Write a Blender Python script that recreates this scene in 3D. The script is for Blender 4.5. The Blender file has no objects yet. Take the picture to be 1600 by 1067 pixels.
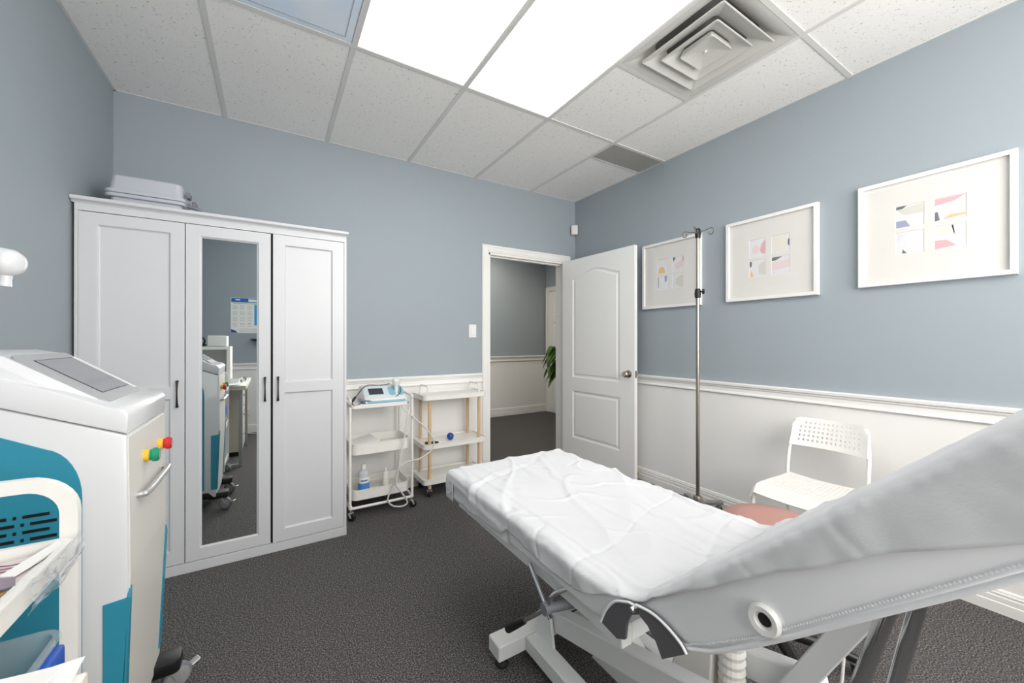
import bpy, bmesh, math, random
from mathutils import Vector, Matrix, noise
random.seed(7)
SC = bpy.context.scene
COL = SC.collection
PI = math.pi

# ------------------------------------------------------------------ camera, world, exposure
CAM_Z = 1.2076
YAW, PITCH = 0.5523, 0.0012
cam_d = bpy.data.cameras.new('camera')
cam_d.sensor_fit = 'HORIZONTAL'; cam_d.sensor_width = 36.0
cam_d.lens = 610.2 / 1600 * 36.0
cam_d.shift_y = -0.001
cam_d.clip_start = 0.02
cam = bpy.data.objects.new('camera', cam_d); COL.objects.link(cam)
cam.location = (0, 0, CAM_Z)
cam.rotation_euler = (PI / 2 + PITCH, 0, -YAW)
SC.camera = cam
DAY = 6.6              # overcast daylight let in by the added window behind the camera
wd = bpy.data.worlds.new('world'); SC.world = wd; wd.use_nodes = True
wd.node_tree.nodes['Background'].inputs[0].default_value = (1.0, 0.975, 0.94, 1)
wd.node_tree.nodes['Background'].inputs[1].default_value = DAY
vs = SC.view_settings
vs.view_transform = 'Standard'; vs.look = 'None'; vs.gamma = 1.0; vs.use_curve_mapping = False
vs.exposure = 0.5
LIGHT = 2.8            # emission of the lit ceiling panels
HALL_LIGHT = 7.0

pd_ = bpy.data.lights.new('added_window_portal', 'AREA'); pd_.shape = 'RECTANGLE'; pd_.size = 2.38; pd_.size_y = 1.58; pd_.cycles.is_portal = True
po_ = bpy.data.objects.new('added_window_portal', pd_); COL.objects.link(po_); po_.location = (1.25, -1.085, 1.77); po_.rotation_euler = (PI / 2, 0, 0)  # portal guiding daylight through the added window

# room dimensions (metres, camera above the origin)
XL, XR, YB, YF, ZC = -0.795, 2.761, 3.196, -0.96, 2.687
RAIL_T, RAIL_B = 0.915, 0.832
HY, HX = 5.44, 4.04          # hallway far wall and side wall

# ------------------------------------------------------------------ materials
def lin(c):
    c = c / 255.0
    return c / 12.92 if c <= 0.04045 else ((c + 0.055) / 1.055) ** 2.4
def rgb(r, g, b): return (lin(r), lin(g), lin(b), 1)
def mat(name, col, rough=0.5, metal=0.0, spec=0.5, bump=0.0, bscale=200.0, emit=0.0, var=0.0, vscale=6.0, coat=0.0, trans=0.0):
    m = bpy.data.materials.new(name); m.use_nodes = True
    nt = m.node_tree; p = nt.nodes['Principled BSDF']
    p.inputs['Base Color'].default_value = col
    p.inputs['Roughness'].default_value = rough
    p.inputs['Metallic'].default_value = metal
    p.inputs['Specular IOR Level'].default_value = spec
    if coat: p.inputs['Coat Weight'].default_value = coat; p.inputs['Coat Roughness'].default_value = 0.08
    if trans: p.inputs['Transmission Weight'].default_value = trans
    if emit:
        p.inputs['Emission Color'].default_value = col; p.inputs['Emission Strength'].default_value = emit
    tc = nt.nodes.new('ShaderNodeTexCoord')
    if bump:
        n = nt.nodes.new('ShaderNodeTexNoise'); n.inputs['Scale'].default_value = bscale; n.inputs['Detail'].default_value = 3
        b = nt.nodes.new('ShaderNodeBump'); b.inputs['Strength'].default_value = bump; b.inputs['Distance'].default_value = 0.002
        nt.links.new(tc.outputs['Object'], n.inputs['Vector'])
        nt.links.new(n.outputs['Fac'], b.inputs['Height']); nt.links.new(b.outputs['Normal'], p.inputs['Normal'])
    # slight mottling keeps every surface procedural
    n2 = nt.nodes.new('ShaderNodeTexNoise'); n2.inputs['Scale'].default_value = vscale; n2.inputs['Detail'].default_value = 2
    r = nt.nodes.new('ShaderNodeMapRange'); v = var if var else 0.015
    r.inputs['To Min'].default_value = 1 - v; r.inputs['To Max'].default_value = 1 + v
    mx = nt.nodes.new('ShaderNodeMix'); mx.data_type = 'RGBA'; mx.blend_type = 'MULTIPLY'; mx.inputs[0].default_value = 1.0
    mx.inputs[6].default_value = col
    nt.links.new(tc.outputs['Object'], n2.inputs['Vector']); nt.links.new(n2.outputs['Fac'], r.inputs['Value'])
    nt.links.new(r.outputs['Result'], mx.inputs[7]); nt.links.new(mx.outputs[2], p.inputs['Base Color'])
    return m

def mat_carpet():
    m = mat('carpet', rgb(76, 75, 76), 0.95, spec=0.1)
    nt = m.node_tree; p = nt.nodes['Principled BSDF']
    geo = nt.nodes.new('ShaderNodeNewGeometry')
    n = nt.nodes.new('ShaderNodeTexNoise'); n.inputs['Scale'].default_value = 185; n.inputs['Detail'].default_value = 2.5; n.inputs['Roughness'].default_value = 0.75
    cr = nt.nodes.new('ShaderNodeValToRGB'); e = cr.color_ramp.elements
    e[0].position = 0.30; e[0].color = rgb(38, 37, 38)
    e[1].position = 0.70; e[1].color = rgb(166, 163, 161)
    k = e.new(0.5); k.color = rgb(78, 76, 76)
    nt.links.new(geo.outputs['Position'], n.inputs['Vector']); nt.links.new(n.outputs['Fac'], cr.inputs['Fac'])
    nt.links.new(cr.outputs['Color'], p.inputs['Base Color'])
    b = nt.nodes.new('ShaderNodeBump'); b.inputs['Strength'].default_value = 0.6; b.inputs['Distance'].default_value = 0.004
    nt.links.new(n.outputs['Fac'], b.inputs['Height']); nt.links.new(b.outputs['Normal'], p.inputs['Normal'])
    return m

def mat_tile():
    m = mat('ceiling_tile_fibre', rgb(226, 224, 221), 0.95, spec=0.1)
    nt = m.node_tree; p = nt.nodes['Principled BSDF']
    geo = nt.nodes.new('ShaderNodeNewGeometry')
    v = nt.nodes.new('ShaderNodeTexNoise'); v.inputs['Scale'].default_value = 95; v.inputs['Detail'].default_value = 3; v.inputs['Roughness'].default_value = 0.65
    cr = nt.nodes.new('ShaderNodeValToRGB'); e = cr.color_ramp.elements
    e[0].position = 0.31; e[0].color = rgb(170, 166, 162)
    e[1].position = 0.37; e[1].color = rgb(247, 245, 242)
    nt.links.new(geo.outputs['Position'], v.inputs['Vector']); nt.links.new(v.outputs['Fac'], cr.inputs['Fac'])
    nt.links.new(cr.outputs['Color'], p.inputs['Base Color'])
    b = nt.nodes.new('ShaderNodeBump'); b.inputs['Strength'].default_value = 0.35; b.inputs['Distance'].default_value = 0.003
    nt.links.new(v.outputs['Fac'], b.inputs['Height']); nt.links.new(b.outputs['Normal'], p.inputs['Normal'])
    return m

def mat_glass(name, tint=(1, 1, 1, 1), ior=1.45, rough=0.02, haze=0.0):
    m = bpy.data.materials.new(name); m.use_nodes = True
    nt = m.node_tree; nt.nodes.remove(nt.nodes['Principled BSDF']); out = nt.nodes['Material Output']
    t = nt.nodes.new('ShaderNodeBsdfTransparent'); t.inputs[0].default_value = tint
    g = nt.nodes.new('ShaderNodeBsdfGlossy'); g.inputs['Roughness'].default_value = rough
    lw = nt.nodes.new('ShaderNodeFresnel'); lw.inputs[0].default_value = ior
    mx = nt.nodes.new('ShaderNodeMixShader')
    geo = nt.nodes.new('ShaderNodeNewGeometry'); sub = nt.nodes.new('ShaderNodeMath'); sub.operation = 'SUBTRACT'; sub.inputs[0].default_value = 1.0
    mul = nt.nodes.new('ShaderNodeMath'); mul.operation = 'MULTIPLY'
    nt.links.new(geo.outputs['Backfacing'], sub.inputs[1]); nt.links.new(sub.outputs[0], mul.inputs[0]); nt.links.new(lw.outputs[0], mul.inputs[1])
    nt.links.new(mul.outputs[0], mx.inputs[0]); nt.links.new(t.outputs[0], mx.inputs[1]); nt.links.new(g.outputs[0], mx.inputs[2])
    last = mx
    if haze:
        d = nt.nodes.new('ShaderNodeBsdfDiffuse'); d.inputs[0].default_value = (0.85, 0.88, 0.9, 1)
        m2 = nt.nodes.new('ShaderNodeMixShader'); m2.inputs[0].default_value = haze
        nt.links.new(mx.outputs[0], m2.inputs[1]); nt.links.new(d.outputs[0], m2.inputs[2]); last = m2
    nt.links.new(last.outputs[0], out.inputs[0])
    return m

def mat_wood():
    m = mat('pale_wood', rgb(212, 172, 126), 0.5)
    nt = m.node_tree; p = nt.nodes['Principled BSDF']
    tc = nt.nodes.new('ShaderNodeTexCoord'); mp = nt.nodes.new('ShaderNodeMapping'); mp.inputs['Scale'].default_value = (60, 60, 4)
    n = nt.nodes.new('ShaderNodeTexNoise'); n.inputs['Scale'].default_value = 1; n.inputs['Detail'].default_value = 4
    cr = nt.nodes.new('ShaderNodeValToRGB'); e = cr.color_ramp.elements
    e[0].position = .3; e[0].color = rgb(206, 168, 126); e[1].position = .7; e[1].color = rgb(230, 200, 162)
    nt.links.new(tc.outputs['Object'], mp.inputs[0]); nt.links.new(mp.outputs[0], n.inputs['Vector']); nt.links.new(n.outputs['Fac'], cr.inputs['Fac'])
    nt.links.new(cr.outputs['Color'], p.inputs['Base Color'])
    return m

def mat_sky_panel():
    m = mat('blue_lens', rgb(190, 210, 234), 0.8, spec=0.1)
    nt = m.node_tree; p = nt.nodes['Principled BSDF']
    geo = nt.nodes.new('ShaderNodeNewGeometry')
    n = nt.nodes.new('ShaderNodeTexNoise'); n.inputs['Scale'].default_value = 3.2; n.inputs['Detail'].default_value = 3
    cr = nt.nodes.new('ShaderNodeValToRGB'); e = cr.color_ramp.elements
    e[0].position = .35; e[0].color = rgb(216, 231, 248); e[1].position = .68; e[1].color = rgb(234, 241, 248)
    nt.links.new(geo.outputs['Position'], n.inputs['Vector']); nt.links.new(n.outputs['Fac'], cr.inputs['Fac'])
    nt.links.new(cr.outputs['Color'], p.inputs['Base Color'])
    return m

def mat_emit(name, col, st):
    m = bpy.data.materials.new(name); m.use_nodes = True
    nt = m.node_tree; p = nt.nodes['Principled BSDF']
    p.inputs['Base Color'].default_value = (.9, .9, .9, 1); p.inputs['Roughness'].default_value = 0.5
    p.inputs['Emission Color'].default_value = col; p.inputs['Emission Strength'].default_value = st
    return m

MT = dict(
    blue=mat('blue_grey_paint', rgb(158, 168, 175), 0.55, bump=0.05, bscale=350, spec=0.35),
    wains=mat('white_wall_paint', rgb(240, 239, 237), 0.5, bump=0.04, bscale=300),
    trim=mat('white_gloss_trim', rgb(240, 239, 236), 0.3),
    carpet=mat_carpet(), tile=mat_tile(),
    tee=mat('grid_metal', rgb(220, 219, 216), 0.45),
    vent=mat('vent_enamel', rgb(206, 205, 200), 0.45), ventdark=mat('vent_throat', rgb(120, 119, 116), 0.8),
    grille=mat('grille_grey', rgb(168, 166, 162), 0.6),
    lamp=mat_emit('lit_lens', (1.0, 0.985, 0.955, 1), LIGHT), hall=mat_emit('hall_lens', (1.0, 0.90, 0.76, 1), HALL_LIGHT),
    sky=mat_sky_panel(),
    ward=mat('white_foil', rgb(213, 214, 217), 0.38), mirror=mat('mirror_silver', rgb(238, 242, 242), 0.0, metal=1.0),
    inside=mat('cabinet_inside', rgb(60, 58, 58), 0.8),
    bronze=mat('dark_bronze', rgb(62, 56, 52), 0.35, metal=0.8), black=mat('black_plastic', rgb(22, 22, 24), 0.4),
    rubber=mat('black_rubber', rgb(28, 28, 30), 0.7),
    chrome=mat('chrome', rgb(205, 207, 210), 0.12, metal=1.0), steel=mat('brushed_steel', rgb(176, 170, 162), 0.3, metal=1.0),
    hooksteel=mat('hook_steel', rgb(128, 122, 114), 0.3, metal=0.9),
    nickel=mat('satin_nickel', rgb(180, 172, 160), 0.25, metal=1.0),
    door=mat('door_paint', rgb(244, 244, 243), 0.4, bump=0.04, bscale=220),
    cream=mat('cream_plastic', rgb(236, 234, 228), 0.45),
    shell=mat('machine_white', rgb(222, 223, 225), 0.3, coat=0.3), shell2=mat('machine_ivory', rgb(226, 223, 216), 0.4),
    teal=mat('machine_teal', rgb(46, 142, 168), 0.4), teal2=mat('machine_teal_edge', rgb(92, 146, 150), 0.45),
    grey=mat('bezel_grey', rgb(168, 170, 173), 0.35), screen=mat('screen_glass', rgb(130, 134, 140), 0.08, spec=0.8),
    dark=mat('dark_screen', rgb(58, 58, 64), 0.15),
    red=mat('red_plastic', rgb(205, 40, 45), 0.3), green=mat('green_plastic', rgb(18, 148, 112), 0.3), yellow=mat('yellow_plastic', rgb(240, 190, 60), 0.35),
    silver=mat('silver_paint', rgb(190, 190, 190), 0.35, metal=0.5),
    metalw=mat('white_powder_coat', rgb(238, 236, 231), 0.35), wood=mat_wood(),
    vinyl=mat('white_vinyl', rgb(238, 239, 242), 0.38, bump=0.06, bscale=500), felt=mat('grey_plate', rgb(96, 94, 98), 0.45, bump=0.1, bscale=120),
    sheet=mat('paper_sheet', rgb(216, 217, 220), 0.9, spec=0.15, bump=0.12, bscale=260),
    bedw=mat('bed_frame_white', rgb(228, 230, 230), 0.35),
    paper=mat('white_paper', rgb(244, 243, 241), 0.8), beige=mat('beige_board', rgb(222, 212, 194), 0.7),
    tan=mat('tan_card', rgb(186, 150, 92), 0.7), mauve=mat('mauve_print', rgb(150, 138, 150), 0.7), plum=mat('plum_line', rgb(150, 96, 110), 0.7),
    pale=mat('pale_pink_print', rgb(224, 214, 214), 0.7),
    case=mat('grey_case', rgb(190, 194, 202), 0.5, bump=0.15, bscale=300), case2=mat('grey_case_dark', rgb(126, 128, 134), 0.5),
    aqua=mat('aqua_plastic', rgb(206, 226, 230), 0.35), aqua2=mat('blue_cradle', rgb(140, 186, 206), 0.4),
    hose=mat('hose_grey', rgb(214, 214, 212), 0.4), bluep=mat('blue_plastic', rgb(38, 92, 190), 0.35), ball=mat('blue_rubber', rgb(24, 62, 150), 0.3),
    label=mat('label_blue', rgb(70, 140, 205), 0.5), navy=mat('label_navy', rgb(52, 74, 140), 0.5),
    pink=mat('stool_pink', rgb(178, 132, 122), 0.45, bump=0.1, bscale=250),
    ivgrey=mat('base_grey', rgb(150, 150, 150), 0.4, metal=0.4),
    chair=mat('chair_white', rgb(238, 236, 232), 0.4),
    frame=mat('frame_white', rgb(236, 235, 233), 0.35), mount=mat('mount_board', rgb(226, 224, 220), 0.85), print=mat('art_paper', rgb(226, 227, 230), 0.85),
    glass=mat_glass('picture_glass'), clear=mat_glass('clear_plastic', (0.93, 0.95, 0.96, 1), haze=0.18, rough=0.08),
    film=mat_glass('clear_film', (0.97, 0.975, 0.98, 1), haze=0.10, rough=0.2, ior=1.2), bottle=mat_glass('bottle_plastic', (0.93, 0.95, 0.97, 1), haze=0.45, rough=0.1),
    leaf=mat('plant_leaf', rgb(74, 108, 44), 0.45, var=0.25, vscale=20), stem=mat('plant_stem', rgb(90, 92, 50), 0.6), soil=mat('soil', rgb(50, 40, 34), 0.9),
    desk=mat('desk_white', rgb(238, 237, 233), 0.4), deskleg=mat('desk_grey', rgb(156, 158, 160), 0.4, metal=0.3), ped=mat('pedestal_beige', rgb(206, 198, 184), 0.5),
    posterblue=mat('poster_blue', rgb(28, 110, 190), 0.5), postercyan=mat('poster_cyan', rgb(50, 160, 220), 0.5), posterline=mat('poster_grey', rgb(190, 194, 198), 0.6), postergreen=mat('poster_green', rgb(190, 220, 170), 0.6),
    stone=mat('stone_paint', rgb(212, 211, 202), .8), peach=mat('peach_paint', rgb(230, 196, 150), .8), rose=mat('rose_paint', rgb(224, 178, 184), .8),
    blush=mat('blush_paint', rgb(230, 212, 214), .8), slate=mat('slate_paint', rgb(116, 120, 138), .8), coal=mat('coal_paint', rgb(112, 114, 116), .8), lilac=mat('lilac_paint', rgb(222, 219, 230), .8), ink=mat('ink_blue_paint', rgb(156, 164, 188), .8), oat=mat('oat_paint', rgb(231, 226, 215), .8),
)

# ------------------------------------------------------------------ helpers
W = {}
def bb(bm):
    vs_ = [v.co for v in bm.verts]
    return (min(v.x for v in vs_), max(v.x for v in vs_), min(v.y for v in vs_), max(v.y for v in vs_), min(v.z for v in vs_), max(v.z for v in vs_))
def obj(name, bm, m, parent=None, smooth=None):
    """link bm (world coordinates) as one mesh object, origin at the middle of its base"""
    b = bb(bm); o0 = Vector(((b[0] + b[1]) / 2, (b[2] + b[3]) / 2, b[4]))
    bmesh.ops.translate(bm, verts=bm.verts, vec=-o0)
    bmesh.ops.recalc_face_normals(bm, faces=bm.faces)
    me = bpy.data.meshes.new(name); bm.to_mesh(me); bm.free()
    for mm in (m if isinstance(m, (list, tuple)) else [m]): me.materials.append(MT[mm] if isinstance(mm, str) else mm)
    o = bpy.data.objects.new(name, me); COL.objects.link(o)
    if smooth is not None:
        me.shade_smooth()
        if smooth < 180: me.set_sharp_from_angle(angle=math.radians(smooth))
    W[o.name] = o0
    if parent is not None:
        o.parent = parent; o.location = o0 - W[parent.name]
    else: o.location = o0
    return o
def tag(o, label, cat, group=None, kind=None):
    o['label'] = label; o['category'] = cat
    if group: o['group'] = group
    if kind: o['kind'] = kind
    return o
def thing(name, label, cat, loc, group=None):
    o = bpy.data.objects.new(name, None); COL.objects.link(o); o.location = loc; o.empty_display_size = 0.05
    W[o.name] = Vector(loc); return tag(o, label, cat, group)
def struct(name, bm, m, label, cat, smooth=None):
    o = obj(name, bm, m, None, smooth); return tag(o, label, cat, None, 'structure')
def N(): return bmesh.new()
def merge(bm, t, mi=0):
    for f in t.faces: f.material_index = mi
    me = bpy.data.meshes.new('t'); t.to_mesh(me); t.free(); bm.from_mesh(me); bpy.data.meshes.remove(me); return bm
def box(bm, x0, x1, y0, y1, z0, z1, bev=0, seg=2, mi=0, M=None):
    t = bmesh.new(); bmesh.ops.create_cube(t, size=1)
    bmesh.ops.scale(t, vec=(x1 - x0, y1 - y0, z1 - z0), verts=t.verts)
    bmesh.ops.translate(t, vec=((x0 + x1) / 2, (y0 + y1) / 2, (z0 + z1) / 2), verts=t.verts)
    if bev: bmesh.ops.bevel(t, geom=t.edges[:], offset=bev, segments=seg, affect='EDGES', profile=0.5)
    if M is not None: bmesh.ops.transform(t, matrix=M, verts=t.verts)
    return merge(bm, t, mi)
def beam(bm, a, b, w, h, up=(0, 0, 1), bev=0.003, mi=0):
    """box section from a to b: width w sideways, height h along up"""
    a = Vector(a); b = Vector(b); d = (b - a); L = d.length; d.normalize()
    s = d.cross(Vector(up)).normalized(); u = s.cross(d)
    M = Matrix((( d.x, s.x, u.x, a.x), (d.y, s.y, u.y, a.y), (d.z, s.z, u.z, a.z), (0, 0, 0, 1)))
    return box(bm, 0, L, -w / 2, w / 2, -h / 2, h / 2, bev, 1, mi, M)
def prism(bm, pts, axis, a0, a1, bev=0, seg=2, mi=0):
    """extrude polygon pts along axis: 'x' -> (y,z), 'y' -> (x,z), 'z' -> (x,y)"""
    def P(p, a):
        return {'x': (a, p[0], p[1]), 'y': (p[0], a, p[1]), 'z': (p[0], p[1], a)}[axis]
    t = bmesh.new()
    A = [t.verts.new(P(p, a0)) for p in pts]; B = [t.verts.new(P(p, a1)) for p in pts]
    n = len(pts); t.faces.new(A); t.faces.new(B[::-1])
    for i in range(n): t.faces.new((A[i], A[(i + 1) % n], B[(i + 1) % n], B[i]))
    bmesh.ops.recalc_face_normals(t, faces=t.faces)
    if bev:
        ed = [e for e in t.edges if abs((e.verts[0].co - e.verts[1].co)['xyz'.index(axis)]) < 1e-7]
        bmesh.ops.bevel(t, geom=ed, offset=bev, segments=seg, affect='EDGES', profile=0.5)
    return merge(bm, t, mi)
def rrect(x0, x1, y0, y1, r, n=5):
    out = []
    for cx, cy, a in ((x1 - r, y1 - r, 0), (x0 + r, y1 - r, 90), (x0 + r, y0 + r, 180), (x1 - r, y0 + r, 270)):
        for i in range(n + 1):
            t = math.radians(a + 90 * i / n); out.append((cx + r * math.cos(t), cy + r * math.sin(t)))
    return out
def catmull(pts, n=8, closed=False):
    P = [Vector(p) for p in pts]; out = []
    m = len(P); rng = m if closed else m - 1
    for i in range(rng):
        p0 = P[(i - 1) % m] if closed or i > 0 else P[0]
        p1 = P[i]; p2 = P[(i + 1) % m]; p3 = P[(i + 2) % m] if closed or i + 2 < m else P[-1]
        for k in range(n):
            t = k / n
            out.append(0.5 * ((2 * p1) + (p2 - p0) * t + (2 * p0 - 5 * p1 + 4 * p2 - p3) * t * t + (3 * p1 - p0 - 3 * p2 + p3) * t ** 3))
    if not closed: out.append(P[-1])
    return out
def tube(bm, pts, r, n=10, closed=False, mi=0):
    P = [Vector(p) for p in pts]; m = len(P); t = bmesh.new(); rings = []
    rr = r if isinstance(r, (list, tuple)) else [r] * m
    def tan(i):
        if closed: return (P[(i + 1) % m] - P[(i - 1) % m]).normalized()
        if i == 0: return (P[1] - P[0]).normalized()
        if i == m - 1: return (P[-1] - P[-2]).normalized()
        return ((P[i + 1] - P[i]).normalized() + (P[i] - P[i - 1]).normalized()).normalized()
    d = tan(0); a = Vector((0, 0, 1)) if abs(d.z) < .9 else Vector((1, 0, 0)); u = d.cross(a).normalized()
    for i in range(m):
        d = tan(i); u = (u - d * u.dot(d)).normalized(); v = d.cross(u)
        rings.append([t.verts.new(P[i] + (u * math.cos(2 * PI * k / n) + v * math.sin(2 * PI * k / n)) * rr[i]) for k in range(n)])
    for i in range(m if closed else m - 1):
        A = rings[i]; B = rings[(i + 1) % m]
        for k in range(n): t.faces.new((A[k], A[(k + 1) % n], B[(k + 1) % n], B[k]))
    if not closed: t.faces.new(rings[0][::-1]); t.faces.new(rings[-1])
    return merge(bm, t, mi)
def lathe(bm, prof, c, axis=(0, 0, 1), n=24, mi=0):
    """prof: list of (radius, height along axis)"""
    ax = Vector(axis).normalized(); a = Vector((1, 0, 0)) if abs(ax.x) < .9 else Vector((0, 1, 0))
    u = ax.cross(a).normalized(); v = ax.cross(u); c = Vector(c); t = bmesh.new(); rings = []
    for r, h in prof:
        if r < 1e-6: rings.append([t.verts.new(c + ax * h)])
        else: rings.append([t.verts.new(c + ax * h + (u * math.cos(2 * PI * k / n) + v * math.sin(2 * PI * k / n)) * r) for k in range(n)])
    for A, B in zip(rings, rings[1:]):
        for k in range(n):
            k2 = (k + 1) % n
            if len(A) == 1 and len(B) == 1: continue
            if len(A) == 1: t.faces.new((A[0], B[k2], B[k]))
            elif len(B) == 1: t.faces.new((A[k], A[k2], B[0]))
            else: t.faces.new((A[k], A[k2], B[k2], B[k]))
    if len(rings[0]) > 1: t.faces.new(rings[0][::-1])
    if len(rings[-1]) > 1: t.faces.new(rings[-1])
    return merge(bm, t, mi)
def grid(bm, f, nu, nv, skip=None, mi=0):
    V = [[bm.verts.new(f(i / nu, j / nv)) for j in range(nv + 1)] for i in range(nu + 1)]
    for i in range(nu):
        for j in range(nv):
            if skip and skip(i, j): continue
            fc = bm.faces.new((V[i][j], V[i + 1][j], V[i + 1][j + 1], V[i][j + 1])); fc.material_index = mi
    return bm
def thicken(bm, d):
    bmesh.ops.recalc_face_normals(bm, faces=bm.faces)
    bmesh.ops.solidify(bm, geom=bm.faces[:], thickness=d); return bm
def ring_loft(bm, rings, closed_ring=True, mi=0, cap_last=True, cap_first=False):
    R = [[bm.verts.new(p) for p in r] for r in rings]
    for A, B in zip(R, R[1:]):
        n = len(A)
        for k in range(n if closed_ring else n - 1):
            f = bm.faces.new((A[k], A[(k + 1) % n], B[(k + 1) % n], B[k])); f.material_index = mi
    if cap_last: f = bm.faces.new(R[-1]); f.material_index = mi
    if cap_first: f = bm.faces.new(R[0][::-1]); f.material_index = mi
    return R
def offs(poly, d):
    """inset a ccw polygon by d (mitred)"""
    n = len(poly); out = []
    for i in range(n):
        p0 = Vector(poly[i - 1]); p = Vector(poly[i]); p2 = Vector(poly[(i + 1) % n])
        a = (p - p0).normalized(); b = (p2 - p).normalized()
        na = Vector((-a.y, a.x)); nb = Vector((-b.y, b.x)); m = (na + nb); m.normalize()
        k = d / max(0.35, m.dot(na)); out.append((p.x + m.x * k, p.y + m.y * k))
    return out
def leaf_panel(bm, outer, holes, prof, th, T):
    """door leaf: outer (w0,w1,h0,h1); holes = ccw outlines; prof = [(inset, depth)...]; T maps (w,h,depth)"""
    w0, w1, h0, h1 = outer
    t = bmesh.new(); eds = []
    for loop in [[(w0, h0), (w1, h0), (w1, h1), (w0, h1)]] + holes:
        vv = [t.verts.new((p[0], p[1], 0)) for p in loop]
        eds += [t.edges.new((vv[i], vv[(i + 1) % len(vv)])) for i in range(len(vv))]
    bmesh.ops.triangle_fill(t, use_beauty=True, use_dissolve=False, edges=eds, normal=(0, 0, 1))
    for v in t.verts: v.co = Vector(T(v.co.x, v.co.y, 0))
    merge(bm, t)
    for h in holes:
        ring_loft(bm, [[T(p[0], p[1], dp) for p in offs(h, ins)] for ins, dp in [(0, 0)] + prof])
    C = [(w0, h0), (w1, h0), (w1, h1), (w0, h1)]
    A = [bm.verts.new(T(p[0], p[1], 0)) for p in C]; B = [bm.verts.new(T(p[0], p[1], th)) for p in C]
    for i in range(4): bm.faces.new((A[i], B[i], B[(i + 1) % 4], A[(i + 1) % 4]))
    bm.faces.new(B)
    return bm
def wave(x, y, z, s): return noise.noise(Vector((x * s, y * s, z * s)))

# ------------------------------------------------------------------ room shell
bm = N(); box(bm, XL - .12, HX + .12, YF - .12, HY + .12, -0.08, 0.0)
struct('floor', bm, 'carpet', 'dark grey speckled carpet over the whole floor', 'floor')

def two_tone(bm, x0, x1, y0, y1, z0, z1):
    if z0 < 0.87 < z1:
        box(bm, x0, x1, y0, y1, z0, 0.87, mi=1); box(bm, x0, x1, y0, y1, 0.87, z1, mi=0)
    else: box(bm, x0, x1, y0, y1, z0, z1, mi=0 if z0 >= 0.87 else 1)
ZT = 2.80
DX0, DX1, DH = 1.712, 2.615, 2.028      # door opening
bm = N()
two_tone(bm, XL - .12, DX0, YB, YB + .12, 0, ZT); two_tone(bm, DX1, HX, YB, YB + .12, 0, ZT); box(bm, DX0, DX1, YB, YB + .12, DH, ZT)
struct('wall_back', bm, ['blue', 'wains'], 'blue grey wall above white wainscot behind the wardrobe', 'wall')
bm = N(); two_tone(bm, XR, XR + .12, YF - .12, YB, 0, ZT)
struct('wall_right', bm, ['blue', 'wains'], 'blue grey wall above white wainscot with the three pictures', 'wall')
bm = N(); two_tone(bm, XL - .12, XL, YF - .12, YB, 0, ZT)
struct('wall_left', bm, ['blue', 'wains'], 'blue grey wall at the left beside the wardrobe', 'wall')
NX0, NX1, NZ0, NZ1 = .06, 2.44, .98, 2.56     # opening for the window added behind the camera as fill light
bm = N(); two_tone(bm, XL, NX0, YF - .12, YF, 0, ZT); two_tone(bm, NX1, XR, YF - .12, YF, 0, ZT); two_tone(bm, NX0, NX1, YF - .12, YF, 0, NZ0); box(bm, NX0, NX1, YF - .12, YF, NZ1, ZT)
struct('wall_front', bm, ['blue', 'wains'], 'blue grey wall with a poster, seen in the mirror', 'wall')
bm = N(); two_tone(bm, .9, HX + .12, HY, HY + .12, 0, ZT)
struct('wall_hallway_far', bm, ['blue', 'wains'], 'hallway wall seen through the open doorway', 'wall')
bm = N(); two_tone(bm, HX, HX + .12, YB, HY, 0, ZT)
struct('wall_hallway_right', bm, ['blue', 'wains'], 'hallway side wall with a white door', 'wall')
bm = N(); two_tone(bm, .9, 1.02, YB + .12, HY, 0, ZT)
struct('wall_hallway_left', bm, ['blue', 'wains'], 'hallway end wall left of the doorway', 'wall')

bm = N()
for q in ((NX0 - .06, NX0 + .03, NZ0 - .06, NZ1 + .06), (NX1 - .03, NX1 + .06, NZ0 - .06, NZ1 + .06)): box(bm, q[0], q[1], YF - .13, YF + .015, q[2], q[3], .002, 1)
for q in ((NX0 + .03, NX1 - .03, NZ0 - .06, NZ0 + .03), (NX0 + .03, NX1 - .03, NZ1 - .03, NZ1 + .06)): box(bm, q[0], q[1], YF - .13, YF + .015, q[2], q[3], .002, 1)
cxw = (NX0 + NX1) / 2; box(bm, cxw - .022, cxw + .022, YF - .09, YF - .04, NZ0 + .03, NZ1 - .03, .002, 1)
wn_ = struct('added_window_1', bm, 'trim', 'white framed window added unseen behind the camera to brighten the room', 'window')  # unseen window, added so daylight lifts the ceiling and walls
for x0, x1 in ((NX0 + .03, cxw - .022), (cxw + .022, NX1 - .03)):
    bm = N(); box(bm, x0, x1, YF - .068, YF - .064, NZ0 + .03, NZ1 - .03); obj('added_window_pane', bm, 'glass', wn_)
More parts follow.
